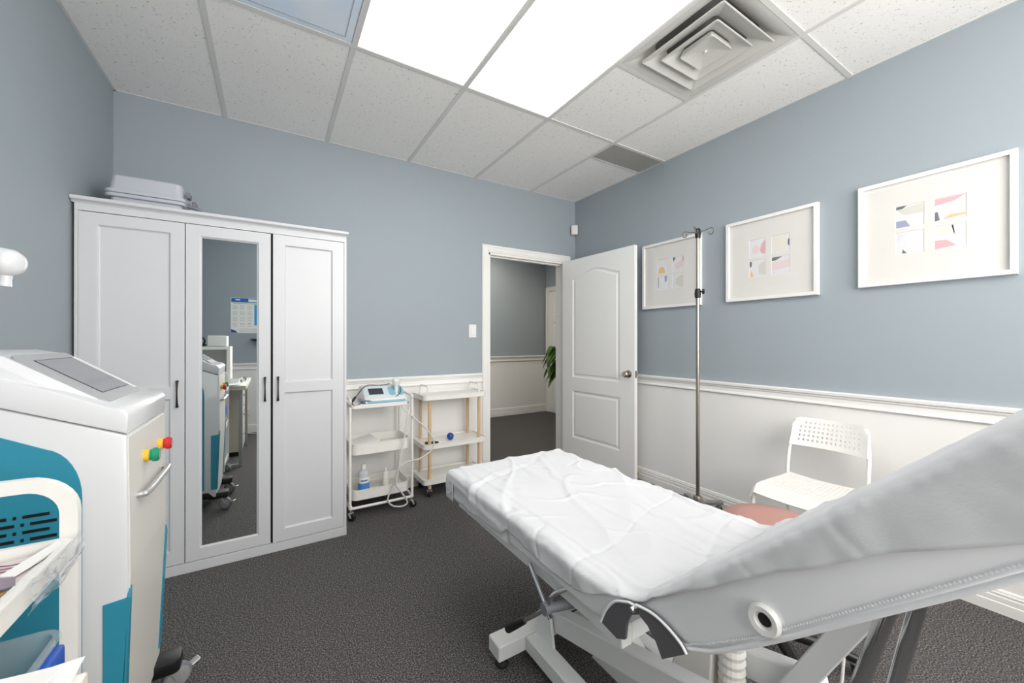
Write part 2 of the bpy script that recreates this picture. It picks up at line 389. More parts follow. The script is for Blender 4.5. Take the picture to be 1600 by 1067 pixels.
# mouldings: profile (distance from wall, z)
RAILP = [(0, RAIL_B), (.010, RAIL_B), (.016, RAIL_B + .006), (.014, RAIL_B + .014), (.008, RAIL_B + .020), (.008, RAIL_B + .042), (.015, RAIL_B + .050), (.015, RAIL_B + .056), (.026, RAIL_B + .064), (.028, RAIL_T - .006), (.024, RAIL_T), (0, RAIL_T)]
BASEP = [(0, 0), (.016, 0), (.016, .046), (.012, .050), (.013, .052), (.013, .072), (.009, .078), (.012, .082), (.012, .088), (.008, .092), (.009, .096), (.006, .102), (0, .104)]
def mould(name, prof, wall, a0, a1, label, cat):
    bm = N()
    if wall == 'back': prism(bm, [(YB - d, z) for d, z in prof], 'x', a0, a1)
    if wall == 'front': prism(bm, [(YF + d, z) for d, z in prof], 'x', a0, a1)
    if wall == 'hall': prism(bm, [(HY - d, z) for d, z in prof], 'x', a0, a1)
    if wall == 'right': prism(bm, [(XR - d, z) for d, z in prof], 'y', a0, a1)
    if wall == 'left': prism(bm, [(XL + d, z) for d, z in prof], 'y', a0, a1)
    if wall == 'hallside': prism(bm, [(HX - d, z) for d, z in prof], 'y', a0, a1)
    struct(name, bm, 'trim', label, cat)
CL = 1.645
mould('trim_1', RAILP, 'back', XL, CL, 'white ridged chair rail on the back wall', 'chair rail')
mould('trim_2', RAILP, 'right', YF, YB - .001, 'white ridged chair rail on the right wall', 'chair rail')
mould('trim_3', RAILP, 'left', YF, YB - .03, 'white ridged chair rail on the left wall', 'chair rail')
mould('trim_4', RAILP, 'front', XL + .03, XR - .03, 'white chair rail seen in the wardrobe mirror', 'chair rail')
HRAIL = [(d, z + .045) for d, z in RAILP]
mould('trim_5', HRAIL, 'hall', 1.02, HX - .001, 'white chair rail on the hallway wall', 'chair rail')
mould('baseboard_back', BASEP, 'back', XL, CL, 'white stepped baseboard along the back wall', 'baseboard')
mould('baseboard_right', BASEP, 'right', YF, YB - .001, 'white stepped baseboard along the right wall', 'baseboard')
mould('baseboard_left', BASEP, 'left', YF, YB - .03, 'white stepped baseboard along the left wall', 'baseboard')
mould('baseboard_front', BASEP, 'front', XL + .03, XR - .03, 'white baseboard seen in the wardrobe mirror', 'baseboard')
mould('baseboard_hallway', [(d, z * 1.2) for d, z in BASEP], 'hall', 1.02, HX - .001, 'white baseboard along the hallway wall', 'baseboard')

# door casing (jamb + architrave)
bm = N()
jt = 0.018
box(bm, DX0 - .001, DX0 + jt, YB - .004, YB + .124, 0, DH); box(bm, DX1 - jt, DX1 + .001, YB - .004, YB + .124, 0, DH)
box(bm, DX0, DX1, YB - .004, YB + .124, DH - jt, DH + .001)
box(bm, DX0 + jt, DX0 + jt + .012, YB + .045, YB + .085, 0, DH - jt); box(bm, DX0 + jt, DX1 - jt, YB + .045, YB + .085, DH - jt - .012, DH - jt)
def casing(bm, x0, x1, zt, y, sgn, w):
    """two stepped legs and a head around an opening, standing proud of the wall face y by sgn"""
    for a, b, th in ((0, w, .012), (0.012, w - .006, .017), (w - .022, w - .004, .022)):
        y0, y1 = sorted((y, y + sgn * th))
        box(bm, x0 - b, x0 - a, y0, y1, 0, zt + b, .002, 1); box(bm, x1 + a, x1 + b, y0, y1, 0, zt + b, .002, 1)
        box(bm, x0 - a, x1 + a, y0, y1, zt + a, zt + b, .002, 1)
casing(bm, DX0, DX1, DH, YB, -1, .070)
casing(bm, DX0, DX1, DH, YB + .12, 1, .070)
struct('trim_6', bm, 'trim', 'white casing around the open doorway', 'door frame')

# ---- the open door (two panels, arched top)
P0 = Vector((2.562, 3.160)); P1 = Vector((2.600, 2.255)); dd = (P1 - P0).normalized(); nn = Vector((-dd.y, dd.x))
if nn.x < 0: nn = -nn
DW = (P1 - P0).length
def TD(w, h, d):
    p = P0 + dd * w + nn * d; return (p.x, p.y, h)
arch = [(.145, .845), (.748, .845), (.748, 1.825)]
for i in range(1, 16):
    t = i / 16; a = .748 - t * .603; k = math.sin(PI * t) ** 1.6; arch.append((a, 1.825 + .075 * k))
arch.append((.145, 1.825))
low = [(.145, .245), (.748, .245), (.748, .715), (.145, .715)]
PROF = [(.006, .002), (.012, .007), (.026, .008), (.040, .002)]
bm = N(); leaf_panel(bm, (0, DW, .010, 2.018), [arch, low], PROF, .035, TD)
bmesh.ops.remove_doubles(bm, verts=bm.verts, dist=1e-5)
dr = struct('door_1', bm, 'door', 'white two panel door with arched upper panel standing open', 'door')
def knob(parent, c, ax, m):
    bm = N(); lathe(bm, [(.0, 0), (.032, 0), (.032, .004), (.024, .009), (.012, .012), (.010, .026), (.020, .034), (.027, .044), (.027, .052), (.020, .060), (0, .062)], c, ax, 20)
    return obj('door_knob', bm, m, parent, 40)
kc = TD(.845, .925, 0); knob(dr, kc, (-nn.x, -nn.y, 0), 'nickel')
kc = TD(.845, .925, .035); knob(dr, kc, (nn.x, nn.y, 0), 'nickel')
bm = N(); a = TD(DW, .925, .0175)
box(bm, a[0] - .011, a[0] + .011, a[1] - .0015, a[1] + .002, .895, .955, .001, 1); lathe(bm, [(0, 0), (.009, 0), (.007, .01), (0, .011)], a, (dd.x, dd.y, 0), 12)
obj('latch_plate', bm, 'nickel', dr)
for z in (.22, 1.02, 1.80):
    bm = N(); tube(bm, [(2.590, 3.176, z - .045), (2.590, 3.176, z + .045)], .006, 10); obj('hinge', bm, 'nickel', dr, 40)

# ---- hallway door on the side wall (mostly hidden)
bm = N()
def TH(w, h, d): return (HX - .012 + d, 5.345 - w, h)
hl = []
for a0, a1 in ((.12, .37), (.45, .70)):
    for b0, b1 in ((.22, .80), (.93, 1.52), (1.64, 1.90)): hl.append([(a0, b0), (a1, b0), (a1, b1), (a0, b1)])
leaf_panel(bm, (0, .82, .01, 2.04), hl, PROF, .010, TH)
bmesh.ops.remove_doubles(bm, verts=bm.verts, dist=1e-5)
hd = struct('door_2', bm, 'door', 'closed white six panel door in the hallway', 'door')
bm = N()
for a, b, th in ((0, .075, .014), (.05, .073, .022)):
    box(bm, HX - th, HX, 5.345 + a, 5.345 + b, 0, 2.05 + b, .002, 1); box(bm, HX - th, HX, 4.525 - b, 4.525 - a, 0, 2.05 + b, .002, 1)
    box(bm, HX - th, HX, 4.525 - a, 5.345 + a, 2.05 + a, 2.05 + b, .002, 1)
struct('trim_7', bm, 'trim', 'white casing around the hallway door', 'door frame')
knob(hd, TH(.75, .95, 0), (-1, 0, 0), 'nickel')

# ------------------------------------------------------------------ ceiling
bm = N(); box(bm, XL - .12, HX + .12, YF - .12, HY + .12, ZC + .06, ZC + .16)
ceil = struct('ceiling', bm, 'wains', 'suspended ceiling of white fissured tiles in a metal grid', 'ceiling')
GX = [XL, -.258, .352, .962, 1.572, 2.182, XR]
GY = [YF, -.353, .866, 2.0855, YB]
VY = 1.476                                    # cross tee between tile and air vent
def tile(x0, x1, y0, y1):
    g = .008
    bm = N(); box(bm, x0 + g, x1 - g, y0 + g, y1 - g, ZC + .002, ZC + .018, .002, 1); return obj('ceiling_tile', bm, 'tile', ceil)
GRY = (2.10, 2.335)
for i in range(6):
    for j in range(4):
        x0, x1, y0, y1 = GX[i], GX[i + 1], GY[j], GY[j + 1]
        if (i, j) in ((2, 2), (3, 2), (1, 2)): continue
        if (i, j) == (4, 2): tile(x0, x1, VY, y1); continue
        if (i, j) == (5, 3): tile(x0, x1, GRY[1], y1); continue
        tile(x0, x1, y0, y1)
tw = .0125
def tee(x0, x1, y0, y1):
    bm = N(); box(bm, x0, x1, y0, y1, ZC - .002, ZC + .003); 
    cx, cy = (x0 + x1) / 2, (y0 + y1) / 2
    if x1 - x0 > y1 - y0: box(bm, x0, x1, cy - .002, cy + .002, ZC + .003, ZC + .04)
    else: box(bm, cx - .002, cx + .002, y0, y1, ZC + .003, ZC + .04)
    obj('grid_tee', bm, 'tee', ceil)
for x in GX[1:-1]: tee(x - tw, x + tw, YF, YB)
for y in GY[1:-1]:
    for i in range(6): tee(GX[i] + (tw if i else 0), GX[i + 1] - (tw if i < 5 else 0), y - tw, y + tw)
tee(GX[4] + tw, GX[5] - tw, VY - tw, VY + tw); tee(GX[5] + tw, XR, GRY[1], GRY[1] + .02)
for x0, x1, y0, y1 in ((XL, XL + .014, YF, YB), (XR - .010, XR, YF, YB), (XL, XR, YB - .010, YB), (XL, XR, YF, YF + .014)):
    bm = N(); box(bm, x0, x1, y0, y1, ZC - .001, ZC + .002); obj('wall_angle', bm, 'tee', ceil)
# hallway ceiling
bm = N(); box(bm, 1.02, HX, YB + .12, HY, ZC, ZC + .02)
struct('ceiling_hallway', bm, 'tile', 'plain hallway ceiling beyond the doorway', 'ceiling')

def troffer(x0, x1, y0, y1, m, label, group, g=.014):
    t = thing('ceiling_light', label, 'ceiling light', ((x0 + x1) / 2, (y0 + y1) / 2, ZC), group)
    bm = N(); a = .012
    for q in ((x0 + g, x0 + g + a, y0 + g, y1 - g), (x1 - g - a, x1 - g, y0 + g, y1 - g), (x0 + g + a, x1 - g - a, y0 + g, y0 + g + a), (x0 + g + a, x1 - g - a, y1 - g - a, y1 - g)):
        box(bm, *q, ZC + .001, ZC + .03)
    box(bm, x0 + g, x1 - g, y0 + g, y1 - g, ZC + .03, ZC + .05)
    obj('frame', bm, 'frame' if m != 'sky' else 'sky', t)
    bm = N(); box(bm, x0 + g + .003, x1 - g - .003, y0 + g + .003, y1 - g - .003, ZC + .0005, ZC + .006)
    obj('lens', bm, m, t)
    return t
troffer(GX[2], GX[3], GY[2], GY[3], 'lamp', 'lit white ceiling panel, next to the blue panel', None)
troffer(GX[3], GX[4], GY[2], GY[3], 'lamp', 'lit white ceiling panel, next to the square air vent', None)
t = troffer(GX[1], GX[2], GY[2], GY[3], 'sky', 'pale blue unlit ceiling panel beside the lit panels', None)
bm = N(); 
for q in ((GX[1] + .03, GX[2] - .045, GY[3] - .048, GY[3] - .045), (GX[2] - .048, GX[2] - .045, GY[2] + .03, GY[3] - .045)): box(bm, *q, ZC - .0015, ZC + .001)
obj('lens_rib', bm, 'grey', t)
troffer(2.4, 3.0, 3.9, 5.1, 'hall', 'warm lit ceiling panel of the hallway', None, g=0).location.z = ZC - .051

# square air vent with nested louvres
vx0, vx1, vy0, vy1 = GX[4] + .014, GX[5] - .014, GY[2] + .014, VY - .014
cx, cy = (vx0 + vx1) / 2, (vy0 + vy1) / 2; hw, hh = (vx1 - vx0) / 2, (vy1 - vy0) / 2
V = thing('ceiling_vent', 'square white air vent with nested louvres in the ceiling', 'air vent', (cx, cy, ZC))
def sq(h, z, r=.0):
    k = hh / hw
    return [(cx + p[0], cy + p[1] * k, z) for p in rrect(-h, h, -h, h, max(r, .002), 3)]
bm = N(); ring_loft(bm, [sq(hw, ZC + .010), sq(hw, ZC - .001), sq(hw - .02, ZC - .001), sq(hw - .055, ZC + .012), sq(hw - .10, ZC + .055, .05), sq(hw - .105, ZC + .058, .05)], cap_last=False); obj('vent_frame', bm, 'vent', V, 30)
bm = N(); ring_loft(bm, [sq(hw - .105, ZC + .056, .05), sq(hw - .105, ZC + .0585, .05)], cap_first=True); obj('throat', bm, 'ventdark', V)
for h0, z0, h1, z1 in ((.222, ZC - .016, .138, ZC + .022), (.154, ZC - .020, .080, ZC + .018)):
    bm = N(); ring_loft(bm, [sq(h0, z0 + .004, .012), sq(h0, z0, .012), sq(h0 - .004, z0 - .001, .012), sq(h1, z1, .02), sq(h1 + .004, z1 + .003, .02), sq(h0 - .002, z0 + .006, .012), sq(h0, z0 + .004, .012)], cap_last=False)
    obj('louvre', bm, 'vent', V, 30)
bm = N(); ring_loft(bm, [sq(.080, ZC + .01, .012), sq(.088, ZC - .018, .012), sq(.088, ZC - .022, .012), sq(.040, ZC - .006, .008), sq(.008, ZC - .010, .004)]); obj('centre_cone', bm, 'vent', V, 30)
bm = N(); lathe(bm, [(0, -.004), (.007, -.003), (.008, 0), (.004, .003)], (cx, cy, ZC - .010), (0, 0, 1), 12); obj('screw', bm, 'frame', V)
# small return grille
bm = N(); g0, g1, g2, g3 = GX[5] + .013, XR - .011, GRY[0] + .002, GRY[1]
G = thing('ceiling_grille', 'small grey perforated grille at the ceiling edge', 'air grille', ((g0 + g1) / 2, (g2 + g3) / 2, ZC))
box(bm, g0, g1, g2, g3, ZC + .004, ZC + .010); obj('backing', bm, 'ventdark', G)
bm = N()
n = 46
for i in range(n):
    x = g0 + (g1 - g0) * (i + .5) / n; box(bm, x - .0042, x + .0042, g2, g3, ZC + .0005, ZC + .004)
for i in range(18):
    y = g2 + (g3 - g2) * (i + .5) / 18; box(bm, g0, g1, y - .0042, y + .0042, ZC + .0003, ZC + .0035)
obj('mesh_face', bm, 'grille', G)

# ------------------------------------------------------------------ switch, sensor
S = thing('light_switch', 'white rocker light switch beside the doorway', 'light switch', (1.549, YB, 1.24))
bm = N(); box(bm, 1.512, 1.586, YB - .006, YB, 1.238, 1.356, .003); obj('plate', bm, 'frame', S)
bm = N(); box(bm, 1.532, 1.566, YB - .011, YB - .005, 1.262, 1.332, .002); obj('rocker', bm, 'trim', S)
S = thing('motion_sensor', 'small white motion sensor high in the corner', 'sensor', (2.72, 3.16, 2.32))
bm = N(); M4 = Matrix.Translation((2.718, 3.155, 0)) @ Matrix.Rotation(math.radians(-45), 4, 'Z')
box(bm, -.034, .034, -.022, .026, 2.325, 2.422, .008, 2, 0, M4); obj('housing', bm, 'frame', S, 40)
bm = N(); box(bm, -.022, .022, -.027, -.020, 2.335, 2.375, .004, 2, 0, M4); obj('sensor_window', bm, 'cream', S, 40)

# ------------------------------------------------------------------ wardrobe
WX0, WX1, WY0, WY1 = -.783, .400, 2.628, 3.150
WR = thing('wardrobe', 'white three door wardrobe with a mirror on the middle door', 'wardrobe', ((WX0 + WX1) / 2, 2.89, 0))
for x in (WX0, WX1 - .018):
    bm = N(); box(bm, x, x + .018, WY0, WY1, 0, 1.855); obj('side_panel', bm, 'ward', WR)
bm = N(); box(bm, WX0 + .018, WX1 - .018, WY1 - .006, WY1, .05, 1.855); box(bm, WX0 + .018, WX1 - .018, WY0 + .02, WY1 - .006, .05, .068)
for x in (-.381, .002): box(bm, x - .008, x + .008, WY0 + .03, WY1 - .006, .068, 1.84)
obj('inside', bm, 'inside', WR)
bm = N(); box(bm, WX0, WX1, WY0 - .014, WY0 + .006, 0, .052, .0015, 1); obj('plinth', bm, 'ward', WR)
bm = N(); box(bm, WX0, WX1, WY0 - .010, WY0 + .01, 1.822, 1.858, .001, 1); obj('top_rail', bm, 'ward', WR)
bm = N(); prism(bm, [(WY1, 1.856), (WY0 - .012, 1.856), (WY0 - .016, 1.862), (WY0 - .030, 1.868), (WY0 - .032, 1.872), (WY0 - .032, 1.882), (WY0 - .029, 1.885), (WY1, 1.885)], 'x', WX0 - .010, WX1 + .010, .002, 1); obj('cornice', bm, 'ward', WR)
for x in (WX0, WX1 - .014):
    bm = N(); box(bm, x, x + .014, WY0 - .010, WY0 + .01, .052, 1.822, .001, 1); obj('front_stile', bm, 'ward', WR)
WP = [(.003, .0005), (.007, .008), (.010, .0095), (.0105, .0105)]
def wdoor(x0, x1, panels, ang=0, hinge=None):
    yf = WY0 - .012
    ca, sa = math.cos(ang), math.sin(ang)
    def T(w, h, d):
        x, y = w, d
        if ang:
            rx, ry = x - hinge, y; x, y = hinge + rx * ca - ry * sa, rx * sa + ry * ca
        return (x, yf + y, h)
    bm = N(); leaf_panel(bm, (x0, x1, .056, 1.818), panels, WP, .018, T); bmesh.ops.remove_doubles(bm, verts=bm.verts, dist=1e-5)
    return obj('door', bm, 'ward', WR), T
def whandle(d, T, x):
    bm = N()
    pts = [T(x, z, -y) for z, y in ((.868, .012), (.890, .0165), (.935, .021), (.980, .0165), (1.002, .012))]
    tube(bm, catmull(pts, 6), [(.0068 - .0034 * math.sin(PI * i / 24)) for i in range(25)], 10)
    for z in (.870, 1.000): tube(bm, [T(x, z, 0), T(x, z, -.014)], .0055, 10)
    obj('handle', bm, 'bronze', d, 40)
def rc(x0, x1, z0, z1): return [(x0, z0), (x1, z0), (x1, z1), (x0, z1)]
d, T = wdoor(-.768, -.383, [rc(-.708, -.437, .122, .912), rc(-.708, -.437, .968, 1.764)]); whandle(d, T, -.411)
d, T = wdoor(-.379, -.003, [rc(-.323, -.058, .114, 1.764)]); whandle(d, T, -.030)
bm = N(); box(bm, -.3115, -.0695, WY0 - .0045, WY0 - .0025, .1255, 1.7525); obj('mirror_glass', bm, 'mirror', d)
d, T = wdoor(.008, .384, [rc(.062, .322, .122, .912), rc(.062, .322, .968, 1.764)], ang=math.radians(1.0), hinge=.384); whandle(d, T, .033)

# grey hard case on top of the wardrobe
CZ0 = 1.885
CS = thing('hard_case', 'grey plastic carrying case lying on top of the wardrobe', 'case', (-.56, 2.92, CZ0))
cx0, cx1, cy0, cy1 = -.715, -.405, 2.745, 3.06
bm = N(); prism(bm, rrect(cx0 + .012, cx1 - .012, cy0 + .012, cy1, .03), 'z', CZ0 + .004, CZ0 + .06, .006); obj('bottom_shell', bm, 'case', CS, 40)
bm = N(); prism(bm, rrect(cx0 - .006, cx1 + .004, cy0 - .004, cy1 + .004, .035), 'z', CZ0 + .060, CZ0 + .078, .005); prism(bm, rrect(cx0 - .006, cx1 + .004, cy0 - .004, cy1 + .004, .035), 'z', CZ0 + .080, CZ0 + .100, .005); obj('rim', bm, 'case', CS, 40)
bm = N(); ring_loft(bm, [[(p[0], p[1], CZ0 + .098) for p in rrect(cx0 + .008, cx1 - .006, cy0 + .008, cy1 - .004, .03)], [(p[0], p[1], CZ0 + .172) for p in rrect(cx0 + .016, cx1 - .012, cy0 + .018, cy1 - .012, .03)], [(p[0], p[1], CZ0 + .180) for p in rrect(cx0 + .026, cx1 - .022, cy0 + .028, cy1 - .022, .03)]], cap_first=True); obj('lid', bm, 'case', CS, 30)
bm = N(); beam(bm, (cx1 + .012, cy0 + .03, CZ0 + .128), (cx1 + .012, cy0 + .09, CZ0 + .128), .02, .03, bev=.004); obj('latch', bm, 'case2', CS)
bm = N(); beam(bm, (cx1 + .016, cy0 + .20, CZ0 + .128), (cx1 + .016, cy0 + .26, CZ0 + .128), .02, .03, bev=.004); obj('latch', bm, 'case2', CS)
bm = N(); hx = cx1 + .02
tube(bm, catmull([(hx - .015, cy0 + .06, CZ0 + .075), (hx + .035, cy0 + .062, CZ0 + .062), (hx + .05, cy0 + .09, CZ0 + .05), (hx + .052, cy0 + .16, CZ0 + .045), (hx + .05, cy0 + .23, CZ0 + .05), (hx + .035, cy0 + .258, CZ0 + .062), (hx - .015, cy0 + .26, CZ0 + .075)], 6), .010, 10); obj('handle', bm, 'case2', CS, 50)
bm = N()
for k in range(7): box(bm, hx - .004, hx + .003, cy0 + .045 + k * .034, cy0 + .065 + k * .034, CZ0 + .012, CZ0 + .056, .002, 1)
obj('ribs', bm, 'case2', CS)
bm = N(); box(bm, cx0 - .003, cx0 + .012, cy0 + .04, cy0 + .08, CZ0, CZ0 + .045, .004); obj('hinge_foot', bm, 'black', CS)

# ------------------------------------------------------------------ treatment machine (left)
MX1, MY0, MY1 = -.318, 1.382, 1.798; MX0 = -.755
MC = thing('treatment_machine', 'tall white and teal treatment machine with sloped touchscreen on casters', 'machine', ((MX0 + MX1) / 2, 1.59, 0))
seam = lambda x: .967 + (MX1 - x) * .40
bm = N(); prism(bm, [(MX0, .14), (MX1 - .06, .14), (MX1 - .03, .105), (MX1 - .013, .105), (MX1 + .004, .60), (MX1, seam(MX1) - .003), (MX0, seam(MX0) - .003)], 'y', MY0, MY1, .007); obj('body', bm, 'shell', MC, 30)
bm = N(); prism(bm, [(MX1 - .030, .108), (MX1 - .0112, .108), (MX1 + .0062, .60), (MX1 + .0022, seam(MX1) - .010), (MX1 - .03, seam(MX1) - .005)], 'y', MY0 + .008, MY1 - .008); obj('front_panel', bm, 'shell2', MC)
# cap
bm = N()
cap = [(MX0, seam(MX0))] + [(MX1, seam(MX1))]
for i in range(8):
    a = i / 7 * PI / 2; cap.append((MX1 - .036 + .036 * math.cos(a) + .004, 1.012 + .026 * math.sin(a)))
cap += [(-.44, 1.083), (-.53, 1.118), (MX0, seam(MX0) + .055)]
prism(bm, cap, 'y', MY0 - .002, MY1 + .002, .005); obj('cap', bm, 'shell', MC, 30)
bm = N()
def con(y0, y1, dz):  # console outline at inset
    return [(-.735, 1.100), (-.362, 1.030), (-.371, 1.046 + dz), (-.545, 1.170 + dz), (-.60, 1.182 + dz), (-.735, 1.182 + dz)]
A = con(0, 0, 0)
ring_loft(bm, [[(p[0], 1.405, p[1] - .02) for p in A], [(p[0], 1.432, p[1]) for p in A], [(p[0], 1.748, p[1]) for p in A], [(p[0], 1.775, p[1] - .02) for p in A]], cap_first=True); obj('console', bm, 'shell', MC, 25)
ex = Vector((-.371 + .545, 0, 1.046 - 1.170)).normalized(); ez = Vector((-ex.z, 0, ex.x)); o_ = Vector((-.545, 0, 1.170))
def TC(s, y, h): p = o_ + ex * s + ez * h; return (p.x, y, p.z)
L_ = math.hypot(.174, .124)
def slab(bm, s0, s1, y0, y1, h0, h1, r):
    rr_ = rrect(s0, s1, y0, y1, r, 4)
    ring_loft(bm, [[TC(p[0], p[1], h0) for p in rr_], [TC(p[0], p[1], h1) for p in rr_]], cap_first=True)
bm = N(); slab(bm, .004, L_ + .004, 1.438, 1.742, -.004, .006, .018); sb = obj('bezel', bm, 'grey', MC)
bm = N(); slab(bm, .030, L_ - .028, 1.488, 1.714, .002, .0068, .002); obj('screen_surround', bm, 'black', sb)
bm = N(); slab(bm, .033, L_ - .031, 1.491, 1.711, .003, .0074, .002); obj('screen', bm, 'screen', sb)
bm = N(); slab(bm, .030, L_ - .012, 1.722, 1.738, .003, .0075, .003); obj('bezel_strip', bm, 'frame', sb)
bm = N(); box(bm, -.362, -.352, 1.63, 1.652, 1.036, 1.0385); obj('badge', bm, 'grey', MC)
# teal side panels with rounded top, both sides
def tealpan(y0, y1):
    pts = [(MX0 + .01, .16), (-.398, .16), (-.398, .82)]
    for i in range(1, 9):
        a = i / 8 * math.radians(80); pts.append((-.398 - .075 * (1 - math.cos(a)), .82 + .13 * math.sin(a)))
    pts += [(-.53, .985), (MX0 + .01, 1.055)]
    bm = N(); prism(bm, pts, 'y', y0, y1); return obj('side_panel', bm, 'teal', MC)
p = tealpan(MY0 - .003, MY0 + .004); tealpan(MY1 - .004, MY1 + .003)
bm = N()
for r_ in range(4):
    z = .795 - r_ * .018
    for (x0, x1) in ((-.66, -.62), (-.605, -.59), (-.575, -.52), (-.51, -.505), (-.495, -.452)):
        x0 += (r_ % 2) * .012; x1 += (r_ % 2) * .012
        box(bm, min(x0, -.44), min(x1, -.44), MY0 - .0045, MY0 - .002, z - .0035, z + .0035)
obj('vent_slots', bm, 'black', p)
# teal corner strips
for (ya, yb, yo, sg) in ((MY0 - .003, MY0 + .006, MY0, 1), (MY1 - .006, MY1 + .003, MY1, -1)):
    bm = N(); prism(bm, [(-.361, .16), (MX1 - .010, .16), (MX1 + .003, .545), (-.361, .540)], 'y', ya, yb)
    y2 = yo + sg * .034; y3 = yo + sg * .012
    ring_loft(bm, [[(MX1 + .0085, yo - sg * .003, .545), (MX1 + .0085, y3, .57), (MX1 + .003, y3, .57), (MX1 + .003, yo - sg * .003, .545)], [(MX1 - .007, yo - sg * .003, .16), (MX1 - .007, y2, .16), (MX1 - .012, y2, .16), (MX1 - .012, yo - sg * .003, .16)]], cap_first=True)
    obj('corner_strip', bm, 'teal', MC)
# buttons, handle
for y, z, m in ((1.531, .874, 'green'), (1.700, .870, 'red')):
    bm = N(); lathe(bm, [(.017, 0), (.017, .012), (.015, .014)], (MX1 + .002, y, z), (1, 0, 0), 20); b_ = obj('button_collar', bm, 'yellow', MC, 40)
    bm = N(); lathe(bm, [(.012, .012), (.016, .014), (.016, .018), (.0195, .021), (.020, .025), (.020, .031), (.016, .035), (.006, .0345), (0, .0345)], (MX1 + .002, y, z), (1, 0, 0), 22); bb_ = obj('push_button', bm, m, b_, 40)
    bm = N(); lathe(bm, [(.010, .0346), (.012, .0358), (.014, .0356)], (MX1 + .002, y, z), (1, 0, 0), 22); obj('button_ring', bm, 'silver', b_)
bm = N(); hz = .785
tube(bm, catmull([(MX1 - .002, 1.455, hz), (MX1 + .014, 1.457, hz), (MX1 + .023, 1.472, hz), (MX1 + .025, 1.60, hz), (MX1 + .023, 1.725, hz), (MX1 + .014, 1.740, hz), (MX1 - .002, 1.742, hz)], 5), .0085, 10); obj('handle', bm, 'silver', MC, 40)
# base, casters
bm = N(); prism(bm, rrect(MX0 - .01, MX1 - .02, MY0 + .004, MY1 - .004, .02), 'z', .096, .142, .004); obj('base_plate', bm, 'black', MC, 30)
for y0, y1 in ((MY0 + .002, MY0 + .085), (MY1 - .085, MY1 - .002)):
    bm = N(); prism(bm, rrect(MX1 - .06, MX1 + .055, y0, y1, .02), 'z', .088, .130, .004); obj('outrigger', bm, 'black', MC, 30)
def caster(parent, x, y, r, ang, wm='grey', z0=None, tyre='case2', plate=.096, w=.024):
    """swivel caster: fork, wheel, brake tab"""
    c, s = math.cos(ang), math.sin(ang)
    wc = Vector((x + c * r * .5, y + s * r * .5, r)); ax = Vector((-s, c, 0))
    bm = N(); lathe(bm, [(r * .80, -w / 2 - .001), (r * .97, -w / 2 + .002), (r, -w / 2 + .006), (r, w / 2 - .006), (r * .97, w / 2 - .002), (r * .80, w / 2 + .001)], wc, ax, 24); wh = obj('caster_wheel', bm, tyre, parent, 40)
    bm = N(); lathe(bm, [(0, -w / 2 - .005), (r * .45, -w / 2 - .004), (r * .80, -w / 2 - .001), (r * .80, w / 2 + .001), (r * .45, w / 2 + .004), (0, w / 2 + .005)], wc, ax, 24); obj('hub', bm, wm, wh, 40)
    bm = N(); tube(bm, [(x, y, 2 * r - .004), (x, y, plate)], r * .22, 10)
    for sg in (-1, 1):
        o2 = ax * sg * (w / 2 + .008)
        beam(bm, Vector((x, y, 2 * r + .002)) + o2, wc + o2, .003, r * .5, bev=.001, up=(c, s, 0.01))
    beam(bm, Vector((x, y, 2 * r + .004)) - ax * (w / 2 + .0095), Vector((x, y, 2 * r + .004)) + ax * (w / 2 + .0095), r * .9, .005, bev=.001)
    obj('caster_fork', bm, 'silver', parent)
    return wc
for (x, y, a) in ((MX1 + .02, MY1 - .035, .5), (MX1 + .02, MY0 + .04, .6), (MX0 + .05, MY1 - .05, 2.5), (MX0 + .05, MY0 + .05, 2.4)):
    w = caster(MC, x, y, .042, a, 'silver')
    bm = N(); beam(bm, w + Vector((math.cos(a) * .038, math.sin(a) * .038, .012)), w + Vector((math.cos(a) * .066, math.sin(a) * .066, .022)), .028, .006); obj('brake_tab', bm, 'silver', MC)
# handpiece on an arm above the machine
bm = N(); tube(bm, catmull([(-.725, 1.60, 1.17), (-.725, 1.60, 1.35), (-.715, 1.595, 1.42), (-.68, 1.58, 1.435)], 6), .012, 10); obj('handpiece_arm', bm, 'shell', MC, 40)
bm = N(); hd_ = Vector((.94, -.30, -.12)).normalized()
lathe(bm, [(0, -.01), (.030, 0), (.038, .02), (.039, .07), (.035, .120), (.026, .134), (.012, .138), (0, .138)], (-.69, 1.588, 1.425), hd_, 24); hp = obj('handpiece', bm, 'shell', MC, 60)
bm = N(); lathe(bm, [(.012, 0), (.011, .02), (.013, .036), (.006, .038)], (-.587, 1.556, 1.386), (-.1, 0, -1), 14); obj('handpiece_nozzle', bm, 'shell', hp, 40)

